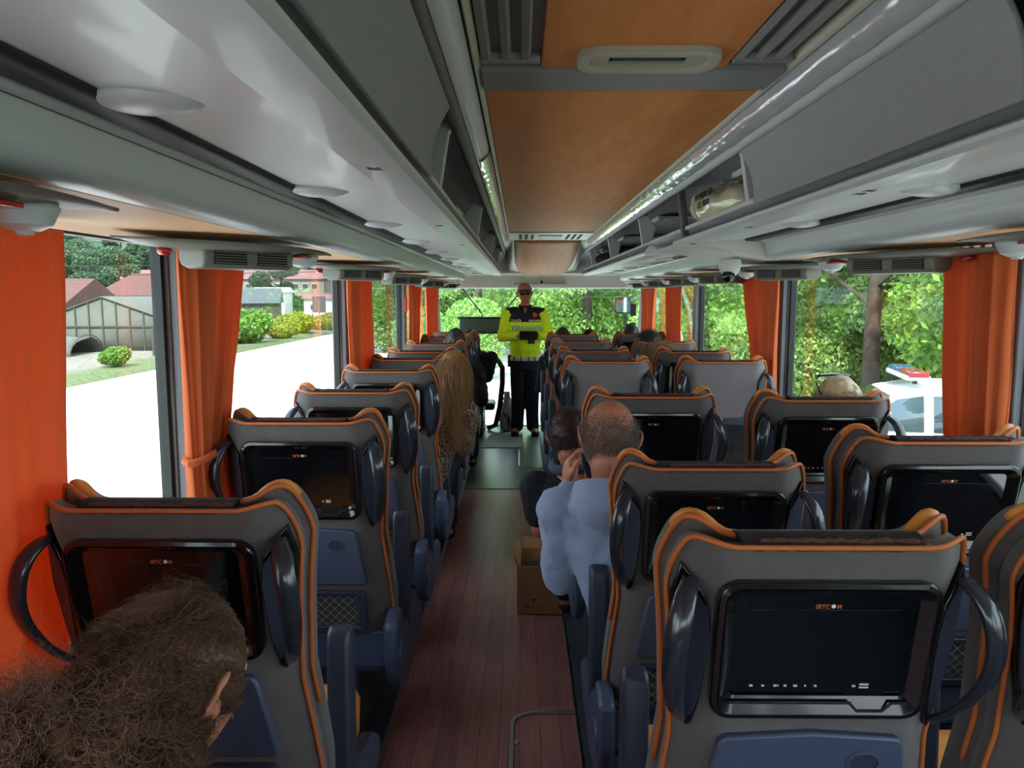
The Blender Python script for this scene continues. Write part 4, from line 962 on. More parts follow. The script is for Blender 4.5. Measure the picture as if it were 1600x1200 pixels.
# --- the standing officer
glass_mat('glasses_glass', (.35, .33, .32, 1))
def officer():
    X, Y = .055, 8.75
    t = empty('person', (X, Y, 0)); tag(t, 'person standing at the front in yellow high-visibility shirt, cap and white belt', 'person')
    Hd = xf((-.005, -.012, 1.625), (math.radians(-4), math.radians(2), PI), 1.0)
    q = MB(); head_mb(q, Hd)
    q.chain([(0, .012, 1.56), (0, .02, 1.47)], [.052, .058])
    q.ell([(0, .02, 1.38, .15, .08), (0, .02, 1.45, .10, .07), (0, .02, 1.48, .07, .06)])
    # arms under the sleeves, forearms and hands
    LW, RW = Vector((-.085, -.235, 1.155)), Vector((.135, -.215, 1.165))     # left/right in the picture
    LE, RE = Vector((-.265, -.02, 1.13)), Vector((.275, -.0, 1.14)); LS, RS = Vector((-.195, .02, 1.40)), Vector((.195, .02, 1.40))
    for S, E, W in ((LS, LE, LW), (RS, RE, RW)): q.chain([S, E], [.045, .038]); q.chain([E, (E+W)/2, W], [.038, .034, .023])
    hand(q, LW, (.9, -.12, -.02), (0, -.35, -.9), 1.0, .28, 1); hand(q, RW, (-.75, -.25, .05), (.3, -.9, .1), 1.0, .55, -1)
    q.ell([(0, .02, .80, .14, .09), (0, .02, 1.0, .14, .09), (0, .02, 1.38, .15, .09)])
    for sx in (-1, 1): q.chain([(sx*.085, .02, .85), (sx*.10, .01, .48), (sx*.105, .03, .10)], [.075, .055, .04]); q.chain([(sx*.105, .03, .06), (sx*.115, -.10, .04)], [.04, .035])
    q.build('body', M['skin_r'], t, remesh=.006, smooth=1, angle=180)
    face_bits(t, Hd)
    # high-visibility shirt, yellow, with navy yoke
    q = MB(); q.ell([(0, .02, .89, .165, .112), (0, .02, .95, .168, .118), (0, .015, 1.05, .172, .125), (0, .01, 1.18, .185, .128), (0, .015, 1.30, .198, .122), (0, .02, 1.38, .185, .105), (0, .02, 1.42, .15, .09), (0, .02, 1.455, .085, .075)], 32)
    for S, E, W in ((LS, LE, LW), (RS, RE, RW)):
        q.chain([S+Vector((0, 0, -.01)), (S+E)/2, E], [.072, .066, .058]); q.chain([E, (E+W)/2, W+(E-W)*.12], [.058, .050, .040])
    sh_ = q.build('shirt', M['fabric_hiviz'], t, remesh=.008, smooth=3, angle=180)
    tx = bpy.data.textures.new('folds', 'CLOUDS'); tx.noise_scale = .09
    dm = sh_.modifiers.new('d', 'DISPLACE'); dm.texture = tx; dm.strength = .022; dm.mid_level = .5
    q = MB(); q.ell([(0, .012, 1.305, .203, .129), (0, .015, 1.36, .199, .120), (0, .018, 1.405, .172, .105), (0, .02, 1.44, .125, .088), (0, .02, 1.468, .075, .070)], 32)
    for sx in (-1, 1): q.chain([(sx*.11, .02, 1.42), (sx*.185, .02, 1.405)], [.058, .062])
    q.build('yoke', M['navy'], t, remesh=.007, smooth=2, angle=180)
    q = MB(); q.tube([(math.cos(a)*.066, .012+math.sin(a)*.062, 1.482-.012*math.sin(-a)) for a in [2*PI*k/20 for k in range(20)]], .014, 8, closed=True)
    for sx in (-1, 1): q.add([(sx*.01, -.088, 1.40), (sx*.062, -.060, 1.47), (sx*.07, -.078, 1.43)], [(0, 1, 2)]); 
    q.build('collar', M['navy'], t, solid=.004, angle=180)
    q = MB(); q.add([(-.022, -.098, 1.465), (.022, -.098, 1.465), (0, -.104, 1.395)], [(0, 1, 2)]); q.build('neck_opening', M['skin_r'], t, solid=.004)
    # reflective chevron band
    q = MB()
    for k in range(9):
        x = -.165+.040*k; s_ = 1
        def yy(x): return .012 - .1335*math.sqrt(max(0.05, 1-(x/.205)**2)) - .008
        q.add([(x, yy(x), 1.205), (x+.020, yy(x+.02), 1.205), (x+.038, yy(x+.038), 1.235), (x+.020, yy(x+.02), 1.265), (x, yy(x), 1.265), (x+.018, yy(x+.018), 1.235)], [(0, 1, 2, 5), (5, 2, 3, 4)])
    q.build('chevron_band', mat('reflective_grey', '#a9b2ae', .4), t, solid=.003)
    text_mesh('TRAFİK', .040, 'chest_text', M['white_pl'], t, (-.100, -.132, 1.318), (PI/2, 0, -.45), bold=.0008)
    text_mesh('JANDARMA', .030, 'chest_text', M['white_pl'], t, (.108, -.131, 1.322), (PI/2, 0, .45), bold=.0008)
    q = MB(); q.ell([(0, 0, 0, .028, .028), (0, 0, .004, .026, .026)]); o = q.build('chest_badge', mat('badge_red', '#c8402a', .5), t, loc=(.108, -.118, 1.385)); o.rotation_euler = (PI/2-.25, 0, .35)
    text_mesh('T', .03, 'badge_mark', M['navy'], t, (.1085, -.126, 1.386), (PI/2-.25, 0, .35))
    # trousers, belt, boots
    q = MB(); q.ell([(0, .02, .93, .160, .108), (0, .02, .85, .172, .118), (0, .02, .76, .172, .120)], 28)
    for sx in (-1, 1): q.chain([(sx*.078, .02, .80), (sx*.078, .015, .62), (sx*.080, .02, .45), (sx*.083, .035, .25), (sx*.090, .04, .10)], [.096, .093, .082, .076, .074])
    q.build('trousers', M['navy'], t, remesh=.009, smooth=3, angle=180)
    R = []
    for z, e in ((.865, 0), (.872, .006), (.905, .006), (.912, 0)): R.append([(.176*math.cos(a)*(1+e/.17), .02+(.124+e)*math.sin(a), z) for a in [2*PI*k/36 for k in range(36)]])
    bl = MB().loft(R).build('belt', M['white_pl'], t, angle=40)
    for x in (-.13, -.05, .04, .11): MB().box((x, .02-.124*math.sqrt(1-(x/.18)**2)-.008, .888), (.012, .010, .056)).build('belt_loop', M['rubber'], bl)
    MB().box((-.178, .02, .86), (.04, .08, .14)).build('holster', M['rubber'], t, bevel=.01)
    for sx in (-1, 1):
        q = MB(); q.ball((sx*.108, .03, .06), (.048, .06, .06)); q.ball((sx*.118, -.075, .034), (.044, .085, .036)); q.box((sx*.113, -.03, .012), (.08, .22, .02)); q.build('boot', M['black_cloth'], t, remesh=.006, smooth=2, angle=180)
    # cap and glasses
    q = MB(); hair_cap(q, Hd, lambda x, y, z: z > .28, 1.12, .0); c = q.build('cap', mat('cap_grey', '#8f8078', .85), t, solid=.006, angle=180)
    q = MB(); rows = []
    for i in range(6): rows.append([Hd @ Vector((.072*math.sin(a), .066+.03*math.cos(a)+.062*i/5*max(.1, math.cos(a*.95)), .050-.012*(i/5)-.018*math.sin(a)**2)) for a in [-1.35+2.7*k/16 for k in range(17)]])
    q.grid(rows); q.build('cap_peak', mat('cap_peak_red', '#4b2a2a', .8), c, solid=.004, angle=180)
    q = MB(); q.ball(Hd @ Vector((0, .098, .088)), (.022, .006, .018)); q.build('cap_badge', MATS['badge_red'], c)
    for sx in (-1, 1):
        q = MB(); q.prof(rrect(.048, .028, .010), -.002, .002, axis='y'); q.v = [tuple(Hd @ Vector((p[0]+sx*.030, p[1]+.104, p[2]+.004))) for p in q.v]; q.build('glasses_lens', MATS['glasses_glass'], t)
    q = MB(); q.tube([Hd @ Vector((x, y, .010)) for x, y in ((-.078, 0), (-.072, .08), (-.054, .104), (0, .108), (.054, .104), (.072, .08), (.078, 0))], .002, 6); q.build('glasses_frame', M['rubber'], t)
    q = MB(); hair_cap(q, Hd, lambda x, y, z: -.25 < z < .35 and y < .1, 1.03, .02); q.build('hair', M['hair_dark'], t, solid=.004, angle=180)
    # tablet
    tb = empty('tablet', (X+.035, Y-.335, 1.165)); tag(tb, 'black tablet computer held in both hands by the officer', 'tablet')
    q = MB(); q.prof(rrect(.20, .10, .012), -.007, .007, axis='y'); o = q.build('tablet_case', M['gloss'], tb, bevel=.002); o.rotation_euler = (math.radians(-20), 0, 0)
    q = MB(); q.box((.03, .004, -.065), (.08, .02, .05)); q.build('hand_strap', M['rubber'], tb, bevel=.006)
    text_mesh('tablet', .012, 'x', M['pod'], tb, (0, 0, 0), (0, 0, 0)) if False else None
officer()

# --- seated figure helper: torso + arms as cloth, head/neck/forearms as one body
def seated(label, hip, chest, head, hrot, cloth, hs=1.0, sh=.20, armL=None, armR=None, sleeve='long', skin='skin', hands=True, bulk=1.0, lap=True):
    hip, chest, head = Vector(hip), Vector(chest), Vector(head)
    t = empty('person', (hip.x, hip.y, 0)); tag(t, label, 'person'); O = Vector((hip.x, hip.y, 0))
    hip -= O; chest = chest-O; head = head-O
    Hd = xf(head, hrot, hs); q = MB(); head_mb(q, Hd)
    nb = Hd @ Vector((0, -.028, -.075)); ch = chest+Vector((0, 0, .06))
    q.chain([nb, (nb+ch)/2, ch], [.054*hs, .056*hs, .066*hs])
    q.chain([ch, chest, hip], [.07, .11, .12], 16)
    ax = Vector((math.cos(hrot[2]*.25), math.sin(hrot[2]*.25), 0)); tl = (chest.x-hip.x)*.15
    S = {-1: chest - ax*sh + Vector((0, 0, -.005)), 1: chest + ax*sh + Vector((0, 0, -.005))}
    for sx, arm in ((-1, armL), (1, armR)):
        if not arm: arm = (S[sx]+O+Vector((sx*.05, .06, -.27)), S[sx]+O+Vector((-sx*.02, .30, -.28)), (0, 1, -.1), (0, 0, 1), .5)
        E, W = Vector(arm[0])-O, Vector(arm[1])-O
        q.chain([S[sx], E], [.046, .038]); q.chain([E, (E+W)/2, W], [.039, .036, .024])
        if hands: hand(q, W, arm[2], arm[3], .95, arm[4], -sx)
    if lap:
        for sx in (-1, 1): q.chain([hip+Vector((sx*.08, .05, 0)), hip+Vector((sx*.10, .44, .02)), hip+Vector((sx*.10, .50, -.40))], [.07, .055, .04]); q.chain([hip+Vector((sx*.10, .50, -.45)), hip+Vector((sx*.10, .62, -.47))], [.035, .03])
    q.build('body', M[skin], t, remesh=.006, smooth=1, angle=180)
    face_bits(t, Hd)
    # clothing
    q = MB(); n = 30; R = []
    prof = [(0, .185, .13), (.12, .185, .135), (.35, .180, .13), (.6, .195, .135), (.82, .205, .132), (.93, .185, .118), (1.0, .145, .10), (1.05, .09, .078)]
    up_ = (chest - hip); Ln = up_.length + .045; upn = up_.normalized(); fx = ax; fy = upn.cross(fx).normalized()
    for tt, rx_, ry_ in prof:
        c = hip + upn*(Ln*tt) - Vector((0, 0, .03*(1-tt)))
        R.append([c + fx*(rx_*bulk*math.cos(2*PI*k/n)) + fy*(ry_*bulk*math.sin(2*PI*k/n)) for k in range(n)])
    q.loft(R)
    for sx, arm in ((-1, armL), (1, armR)):
        if arm: E, W = Vector(arm[0])-O, Vector(arm[1])-O
        else: E, W = S[sx]+Vector((sx*.05, .06, -.27)), S[sx]+Vector((-sx*.02, .30, -.28))
        if sleeve == 'long': q.chain([S[sx], (S[sx]+E)/2, E], [.076, .068, .060]); q.chain([E, (E+W)/2, W+(E-W)*.1], [.060, .054, .042])
        else: q.chain([S[sx], S[sx]+(E-S[sx])*.62], [.074, .066])
    c = q.build('top', M[cloth], t, remesh=.009, smooth=4, angle=180)
    tx = bpy.data.textures.get('folds'); dm = c.modifiers.new('d', 'DISPLACE'); dm.texture = tx; dm.strength = .030; dm.mid_level = .5
    if lap:
        q = MB()
        for sx in (-1, 1): q.chain([hip+Vector((sx*.08, .02, 0)), hip+Vector((sx*.10, .44, .02)), hip+Vector((sx*.10, .50, -.38))], [.10, .08, .065])
        q.build('trousers', M['navy'], t, remesh=.012, smooth=2, angle=180)
        for sx in (-1, 1): MB().ball(hip+Vector((sx*.10, .57, -.47)), (.045, .12, .04)).build('shoe', M['black_cloth'], t)
    return t, Hd, S

# balding man in the pale blue hoodie
t, Hd, S = seated('balding person seen from behind in a pale blue hoodie, leaning into the aisle', (.42, 2.34, .56), (.295, 2.38, .935), (.278, 2.38, 1.160), (math.radians(-10), math.radians(6), math.radians(6)), 'hoodie', 1.10, .165,
    armL=((.135, 2.44, .68), (.165, 2.56, .97), (.15, .1, 1), (-1, .2, 0), .7), armR=None, skin='skin_r', bulk=.98)
M['hoodie_t'] = M['hoodie']
bald = lambda x, y, z: random.random() < 1.25-1.9*max(0, z+.05) and (z < .62 and z > -.55 + .35*max(0, y+.2) and y < .35) and not (y > -.1 and z < -.25) 
strands('hair', t, M['hair_grey'], scalp_roots(Hd, 5200, bald, 1.0), .016, rnd=.5, r=.0006, seg=4, droop=.9)
thin = lambda x, y, z: z > .1 and y < .45
strands('thin_hair', t, M['hair_grey'], scalp_roots(Hd, 500, thin, 1.0), .012, rnd=.5, r=.0004, seg=4, droop=.9)
q = MB(); # hood lying behind the neck
for k in range(3):
    q.tube([(-.135+.098*math.cos(a)*(1+.12*k), .035-.015*k+(.085+.014*k)*math.sin(a), .998-.026*k-.022*math.sin(a)) for a in [PI*.92+1.16*PI*j/16 for j in range(17)]], [.020+.012*math.sin(PI*j/16) for j in range(17)], 10)
q.ball((-.135, -.075, .945), (.115, .05, .06)); q.build('hood', M['hoodie'], t, remesh=.008, smooth=3, angle=180)

# dark-haired man in black T-shirt
t, Hd, S = seated('person with short reddish-brown hair and black T-shirt, elbow out over the aisle', (.33, 3.22, .52), (.245, 3.18, .80), (.205, 3.18, 1.02), (math.radians(-6), math.radians(-8), math.radians(-12)), 'black_shirt', 1.0, .175,
    armL=((.085, 3.16, .62), (.21, 3.42, .62), (.5, .8, .1), (0, 0, 1), .6), sleeve='short', skin='skin_r')
full = lambda x, y, z: (z > -.55 or False) and y < .52 and not (y > -.12 and z < .02) and not (z < -.35 and abs(x) > .85)
q = MB(); hair_cap(q, Hd, full, 1.05, .06); q.build('hair', M['hair_dyed'], t, solid=.004, angle=180)
strands('hair_strands', t, M['hair_dyed'], scalp_roots(Hd, 5200, full, 1.02), .022, rnd=.45, r=.0006, seg=5, droop=.8)
q = MB(); q.tube([(-.115+.075*math.cos(a), -.04+.075*math.sin(a), .885+.006*math.sin(3*a)) for a in [2*PI*k/24 for k in range(24)]], .022, 10, flat=1.0, closed=True); q.build('denim_collar', M['denim'], t, angle=180)

# long-haired woman in leopard print
t, Hd, S = seated('person with long blonde-brown hair and leopard-print top, leaning into the aisle on the left', (-.56, 4.24, .56), (-.46, 4.26, .96), (-.375, 4.28, 1.185), (math.radians(4), math.radians(8), math.radians(-10)), 'leopard', .98, .15, armR=((-.32, 4.30, .74), (-.38, 4.5, .70), (0, 1, 0), (0, 0, 1), .5), bulk=.80)
fullw = lambda x, y, z: y < .50 and z > -.85 and not (y > -.05 and z < -.3)
q = MB(); hair_cap(q, Hd, fullw, 1.10, .05); q.build('hair', M['hair_blonde'], t, solid=.006, angle=180)
strands('hair_strands', t, M['hair_blonde'], scalp_roots(Hd, 4200, lambda x, y, z: y < .35 and z > -.5, 1.12), .40, rnd=.25, r=.0009, seg=20, droop=26, curl=9, curlr=.017)

# blonde woman with sunglasses pushed up, in the right window seat
t, Hd, S = seated('person with light blonde hair and dark sunglasses pushed up, right window seat', (1.20, 3.02, .52), (1.24, 3.04, .93), (1.262, 3.04, 1.165), (math.radians(6), 0, math.radians(10)), 'white_pl', 1.0, .16)
q = MB(); hair_cap(q, Hd, fullw, 1.13, .05); q.build('hair', M['hair_ltblonde'], t, solid=.006, angle=180)
strands('hair_strands', t, M['hair_ltblonde'], scalp_roots(Hd, 3600, lambda x, y, z: y < .5 and z > -.4, 1.15), .20, rnd=.2, r=.0009, seg=12, droop=20, curl=4, curlr=.006)
q = MB()
for sx in (-1, 1): q.tube([Hd @ Vector((sx*x, y, z)) for x, y, z in ((.088, -.02, .05), (.084, .03, .092), (.065, .045, .112))], .003, 6)
q.tube([Hd @ Vector((x, .045, .118-.3*abs(x)*.2)) for x in (-.065, -.03, 0, .03, .065)], .006, 8, flat=2); q.build('sunglasses', M['gloss'], t)

# passengers further forward (heads above the seats)
def passenger(label, hx, hy, hz, cloth, hair, rz=0, spiky=0, long=0):
    t, Hd, S = seated(label, (hx, hy-.02, .54), (hx, hy, hz-.235), (hx, hy, hz), (math.radians(3), 0, rz), cloth, 1.0, .17, hands=True)
    q = MB(); hair_cap(q, Hd, fullw if long else full, 1.08, .06); q.build('hair', M[hair], t, solid=.005, angle=180)
    strands('hair_strands', t, M[hair], scalp_roots(Hd, 1500, full, 1.03), .05 if spiky else (.22 if long else .022), rnd=.35, r=.0012, seg=6, droop=.3 if spiky else 3.0)
passenger('person with dark greying hair in the left row, head showing above the seventh seat', -.545, 6.45, 1.215, 'black_cloth', 'hair_dark')
passenger('person with short black hair at the front right aisle seat, right beside the officer', .43, 7.85, 1.165, 'black_cloth', 'hair_dark')
passenger('person with short black hair, second head to the right of the officer', .71, 7.95, 1.145, 'navy', 'hair_dark')
passenger('person with black hair under the chain of the outside mirror', 1.14, 7.95, 1.20, 'black_cloth', 'hair_dark')
passenger('person with spiky tousled dark hair, right side, in front of the frontmost curtains', 1.03, 6.15, 1.20, 'denim', 'hair_dark', spiky=1)
passenger('person with blonde hair partly hidden just below the spiky dark head', 1.00, 5.42, 1.135, 'white_pl', 'hair_blonde', long=1)
# person in black by the guide seat
t, Hd, S = seated('person in black sitting at the front left, head hidden behind the seats', (-.58, 8.42, .56), (-.50, 8.42, .93), (-.56, 8.46, 1.12), (math.radians(6), 0, math.radians(-20)), 'black_cloth', .98, .18, armR=((-.36, 8.44, .70), (-.45, 8.62, .66), (0, 1, 0), (0, 0, 1), .5), lap=False)
q = MB(); hair_cap(q, Hd, full, 1.06, .05); q.build('hair', M['hair_dark'], t, solid=.005, angle=180)

# the curly head closest to the camera
hy = .93
t, Hd, S = seated('person with frizzy dark brown hair and a ponytail, closest at the lower left', (-.56, hy-.02, .50), (-.52, hy, .86), (-.455, hy+.04, 1.095), (math.radians(-14), 0, math.radians(-24)), 'black_cloth', .98, .17)
q = MB(); hair_cap(q, Hd, fullw, 1.06, .06); q.build('hair', M['hair_brown'], t, solid=.004, angle=180)
def clump(rts, f, amt): return [(p, tuple(Vector(d)+noise.noise_vector(Vector(p)*f)*amt+noise.noise_vector(Vector(p)*f*2.3)*amt*.6)) for p, d in rts]
strands('hair_strands', t, M['hair_brown'], clump(scalp_roots(Hd, 11000, lambda x, y, z: y < .55 and z > -.75 and not (y > .0 and z < -.2), 1.03), 22, 1.6), .05, rnd=.16, r=.0005, seg=12, droop=.4, curl=7, curlr=.008, comb=(-3.5, -3.0, .2))
bc = Vector((-.055+.56-.56, -.06, 1.045)) + Vector((0, 0, 0)); bc = Vector((.050, -.10, 1.05))
q = MB(); q.ball(bc, (.075, .07, .085), 32, 20); q.v = [tuple(Vector(p)+(Vector(p)-bc)*.45*noise.noise(Vector(p)*20)) for p in q.v]; pt = q.build('ponytail', M['hair_brown'], t, angle=180)
rts = []
for k in range(9500):
    v = Vector(RNG.normal(0, 1, 3)).normalized(); rts.append((tuple(bc + Vector((v.x*.072, v.y*.066, v.z*.082))), tuple(v)))
strands('ponytail_strands', t, M['hair_brown'], clump(rts, 24, 2.2), .095, rnd=.25, r=.0007, seg=22, droop=.9, curl=15, curlr=.011)
for k in range(1): strands('flyaway_strands', t, M['hair_brown'], rts[:700], .13, rnd=.7, r=.0004, seg=24, droop=.9, curl=12, curlr=.013)
# ============================================================ OUTSIDE
M['road'] = mat('pale_road', '#cfccc6', .9, var=.05, vscale=.3)
M['grass'] = mat('verge_grass', '#556238', .95, var=.4, vscale=1.2, col2='#a8a578')
M['rubble'] = mat('rubble_soil', '#b5aa9a', .95, vscale=3, col2='#7f7466')
M['leaf_a'] = leaf_mat('leaves_mid', '#40662c', '#93bb50', .45); M['leaf_b'] = leaf_mat('leaves_bright', '#648e40', '#bad480', .5)
M['leaf_c'] = leaf_mat('leaves_dark', '#2a4430', '#5a7a50', .3); M['leaf_y'] = leaf_mat('yellow_blossom', '#4c6a28', '#cbbb34', .4)
M['bark'] = mat('bark', '#4a4038', .95, var=.3, vscale=8, bump=.6, bscale=12)
M['roof_red'] = mat('red_roof_tile', '#5e3a33', .85, var=.2, vscale=2); M['roof_pink'] = mat('pink_roof', '#7a504f', .8); M['roof_grey'] = mat('grey_sheet_roof', '#4a4e50', .8, var=.1, vscale=2)
M['plaster'] = mat('house_plaster', '#7d786c', .9); M['wood_grey'] = mat('weathered_boards', '#4b4840', .95, var=.25, vscale=3, stretch=(6, 6, 1)); M['win_dark'] = mat('window_dark', '#33393d', .3)
q = MB(); q.box((-20, 60, GZ-.1), (10.8+0, 400, .2)); 
def slab_ground(name, x0, x1, y0, y1, z, m):
    o = MB().add([(x0, y0, z), (x1, y0, z), (x1, y1, z), (x0, y1, z)], [(0, 1, 2, 3)]).build(name, m); struct(o); return o
slab_ground('road', -14.6, 4.2, -60, 400, GZ, M['road'])
# left verge: rough ground, slightly rolling
rows = []
for i in range(60):
    y = -20 + i*3.2; rows.append([(-14.6-x, y, GZ + (0 if x == 0 else .28*noise.noise((x*.2, y*.2, 0)) + .10 + .05*noise.noise((x, y, 3)) - .004*x)) for x in (0, .4, 1.5, 3, 5, 7, 9, 11, 13, 15, 17, 20, 24, 28, 33, 40, 50, 70, 100)])
gm = bpy.data.materials.new('verge_ground'); gm.use_nodes = True; n, l = gm.node_tree.nodes, gm.node_tree.links; bb = n['Principled BSDF']; bb.inputs['Roughness'].default_value = .95
tcn = n.new('ShaderNodeTexCoord'); sx_ = n.new('ShaderNodeSeparateXYZ'); l.new(tcn.outputs['Object'], sx_.inputs[0])
ns = n.new('ShaderNodeTexNoise'); ns.inputs['Scale'].default_value = .5; ns.inputs['Detail'].default_value = 8; l.new(tcn.outputs['Object'], ns.inputs[0])
ma = n.new('ShaderNodeMath'); ma.operation = 'MULTIPLY_ADD'; ma.inputs[1].default_value = 7; l.new(ns.outputs['Fac'], ma.inputs[0]); l.new(sx_.outputs['X'], ma.inputs[2])
mr = n.new('ShaderNodeMapRange'); mr.inputs['From Min'].default_value = -36; mr.inputs['From Max'].default_value = -10; l.new(ma.outputs[0], mr.inputs[0])
cr = n.new('ShaderNodeValToRGB'); l.new(mr.outputs[0], cr.inputs[0]); e = cr.color_ramp.elements
e[0].position = 0; e[0].color = lin('#4c5a2c'); e[1].position = 1; e[1].color = lin('#5a653c')
for p_, c_ in ((.50, '#4e6030'), (.57, '#40392f'), (.62, '#776e61'), (.83, '#7d7466'), (.90, '#5b663a')): x_ = e.new(p_); x_.color = lin(c_)
n2 = n.new('ShaderNodeTexNoise'); n2.inputs['Scale'].default_value = 6; n2.inputs['Detail'].default_value = 6; l.new(tcn.outputs['Object'], n2.inputs[0])
mx = n.new('ShaderNodeMix'); mx.data_type = 'RGBA'; mx.blend_type = 'MULTIPLY'; mx.inputs[0].default_value = .8; c2 = n.new('ShaderNodeValToRGB'); c2.color_ramp.elements[0].position = .35; c2.color_ramp.elements[0].color = (.5, .5, .5, 1); c2.color_ramp.elements[1].position = .6
l.new(n2.outputs['Fac'], c2.inputs[0]); l.new(cr.outputs[0], mx.inputs[6]); l.new(c2.outputs[0], mx.inputs[7]); l.new(mx.outputs[2], bb.inputs['Base Color'])
struct(MB().grid(rows, flip=True).build('verge', gm, angle=180))
slab_ground('field', -500, -90, -60, 500, GZ-.2, M['grass']); slab_ground('roadside', 4.2, 300, -60, 400, GZ-.01, mat('dappled_ground', '#8a8878', .95, col2='#4d5436', vscale=.8))
slab_ground('far_road', -500, 300, 190, 500, GZ-.02, M['grass'])
# wooded hill on the left
rows = []
for i in range(40):
    y = 60+i*14
    rows.append([(-70-k*9.0, y, GZ + 62*sstep(0, 1, (k-.5)/11)*(.75+.25*math.sin(y*.01+1)) + (3.2*noise.noise((k*1.3, y*.14, 2)) if k > 0 else 0)) for k in range(26)])
struct(MB().grid(rows).build('hill', mat('wooded_hill', '#2f4634', .95, var=.4, vscale=.35, col2='#40593f', bump=1, bscale=.4), angle=180))

def foliage(name, m, parent, blobs, n, size, seed=1, flat=.5):
    rs = np.random.RandomState(seed); V = []; vol = np.array([b[1][0]*b[1][1]*b[1][2] for b in blobs])**.66; cnt = (n*vol/vol.sum()).astype(int)
    C = []
    for (c, r), k in zip(blobs, cnt):
        d = rs.normal(0, 1, (k, 3)); d /= np.linalg.norm(d, axis=1)[:, None]; rad = (.55+.45*rs.rand(k)**.6)[:, None]; C.append(np.array(c)+d*np.array(r)*rad)
    C = np.concatenate(C); N = len(C); a = rs.normal(0, 1, (N, 3)); a /= np.linalg.norm(a, axis=1)[:, None]; b = np.cross(a, rs.normal(0, 1, (N, 3))); b /= np.linalg.norm(b, axis=1)[:, None]
    s = (size*(.6+.8*rs.rand(N)))[:, None]
    V = np.stack([C-a*s, C-b*s*flat, C+a*s, C+b*s*flat], 1).reshape(-1, 3); F = np.arange(len(V)).reshape(-1, 4)
    me = bpy.data.meshes.new(name); me.vertices.add(len(V)); me.vertices.foreach_set('co', V.ravel()); me.loops.add(F.size); me.loops.foreach_set('vertex_index', F.ravel().astype(np.int32))
    me.polygons.add(len(F)); me.polygons.foreach_set('loop_start', np.arange(0, F.size, 4, dtype=np.int32)); me.update(calc_edges=True); me.materials.append(m)
    o = bpy.data.objects.new(name, me); COL.objects.link(o); o.parent = parent; return o
def make_tree(h, r, m, n, leaf, seed, trunk=.16, low=.25):
    rs = random.Random(seed); t = empty('tree', (0, 0, GZ)); q = MB()
    top = Vector((rs.uniform(-.4, .4), rs.uniform(-.4, .4), h*.82)); pts = [Vector((0, 0, -.1)), Vector((rs.uniform(-.1, .1), 0, h*.25)), Vector((rs.uniform(-.25, .25), rs.uniform(-.2, .2), h*.5)), top]
    q.tube(pts, [trunk*1.2, trunk, trunk*.7, trunk*.15], 10); blobs = [((0, 0, h*.78), (r*.55, r*.55, h*.22))]
    for k in range(13):
        a = rs.uniform(0, 2*PI); zz = h*rs.uniform(low, .88); rr = r*rs.uniform(.4, .85)*(1-.45*max(0, zz/h-.6)/.4); c = Vector((math.cos(a)*rr, math.sin(a)*rr, zz))
        b0 = Vector((0, 0, max(h*.2, zz-h*.16))); q.tube([b0, b0.lerp(c, .5)+Vector((0, 0, .2)), c], [trunk*.35, trunk*.22, trunk*.06], 6)
        s = r*rs.uniform(.28, .5); blobs.append((tuple(c), (s, s, s*.75)))
    q.build('trunk', M['bark'], t, angle=60); foliage('crown', m, t, blobs, n, leaf, seed); return t
T1 = make_tree(9, 3.6, M['leaf_b'], 20000, .095, 3, .20, .25); T2 = make_tree(10, 3.8, M['leaf_a'], 30000, .095, 5, .22, .28); T3 = make_tree(13, 5.0, M['leaf_c'], 20000, .22, 9, .3, .15)
used = set()
def tree(p, x, y, rz, s, label, group):
    z = GZ
    if p not in used:
        used.add(p); p.location = (x, y, z); p.rotation_euler = (0, 0, rz); p.scale = (s, s, s); return tag(p, label, 'tree', group)
    c = dup(p, (x, y, z), rz, label, group); c.scale = (s, s, s); return c
gR = 'trees seen through the right windows'
R_ = [(T1, 8.9, 19.5, 0, .95, 'bright green tree with dark trunk in the middle of the large right window'), (T2, 12.5, 24.0, 1, 1.0, 'deeper green tree behind the bright one in the large right window'),
 (T1, 12.6, 17.5, 2.2, 1.0, 'bright green tree right of the dark trunk, above the police car roof'), (T2, 9.8, 12.8, 3, .85, 'tree behind the orange curtain at the right, trunk beside the light bar'),
 (T2, 8.0, 26.5, 4.2, 1.0, 'green tree in the left part of the large right window, behind curtain reflections'), (T1, 15.5, 29, .6, 1.1, 'far bright tree through the right window'),
 (T2, 17.0, 20, 5, 1.1, 'far dark green tree behind the police car'), (T1, 10.5, 38, 1.6, .62, 'low tree in the narrow right window, its top below the white sky'),
 (T2, 14.5, 42, 2.5, .62, 'low dark tree crown at the right of the narrow right window'), (T2, 15, 11, 2.5, .9, 'tree at the right edge behind the police car'), (T1, 18, 36, 2.8, .9, 'small far tree between the large right window trunks')]
for a in R_: tree(*a, gR)
gF = 'trees seen through the windshield'
for k, (x, y, rz, s, p) in enumerate([(-1.8, 33, 0, .9, T1), (2.6, 30, 2, .95, T1), (6.3, 34, 4, 1.0, T1), (-5.2, 40, 1, 1.0, T2), (.4, 42, 3, 1.1, T2), (4.6, 45, 5, 1.2, T1), (9.5, 44, .7, 1.1, T2), (-9, 52, 2.2, 1.1, T1)]):
    lab = ['bright tree behind the left half of the windshield, above the sun blind', 'bright green tree right behind the officer through the windshield', 'bright tree at the right of the windshield behind the outside mirror', 'green tree at the far left edge of the windshield', 'deep green tree in the second rank straight ahead', 'tall bright tree in the second rank right of the officer', 'dark tree ahead, past the right edge of the windshield', 'tree beyond the left front curtain'][k]
    tree(p, x, y, rz, s, lab, gF)
gL = 'trees on the far side of the road'
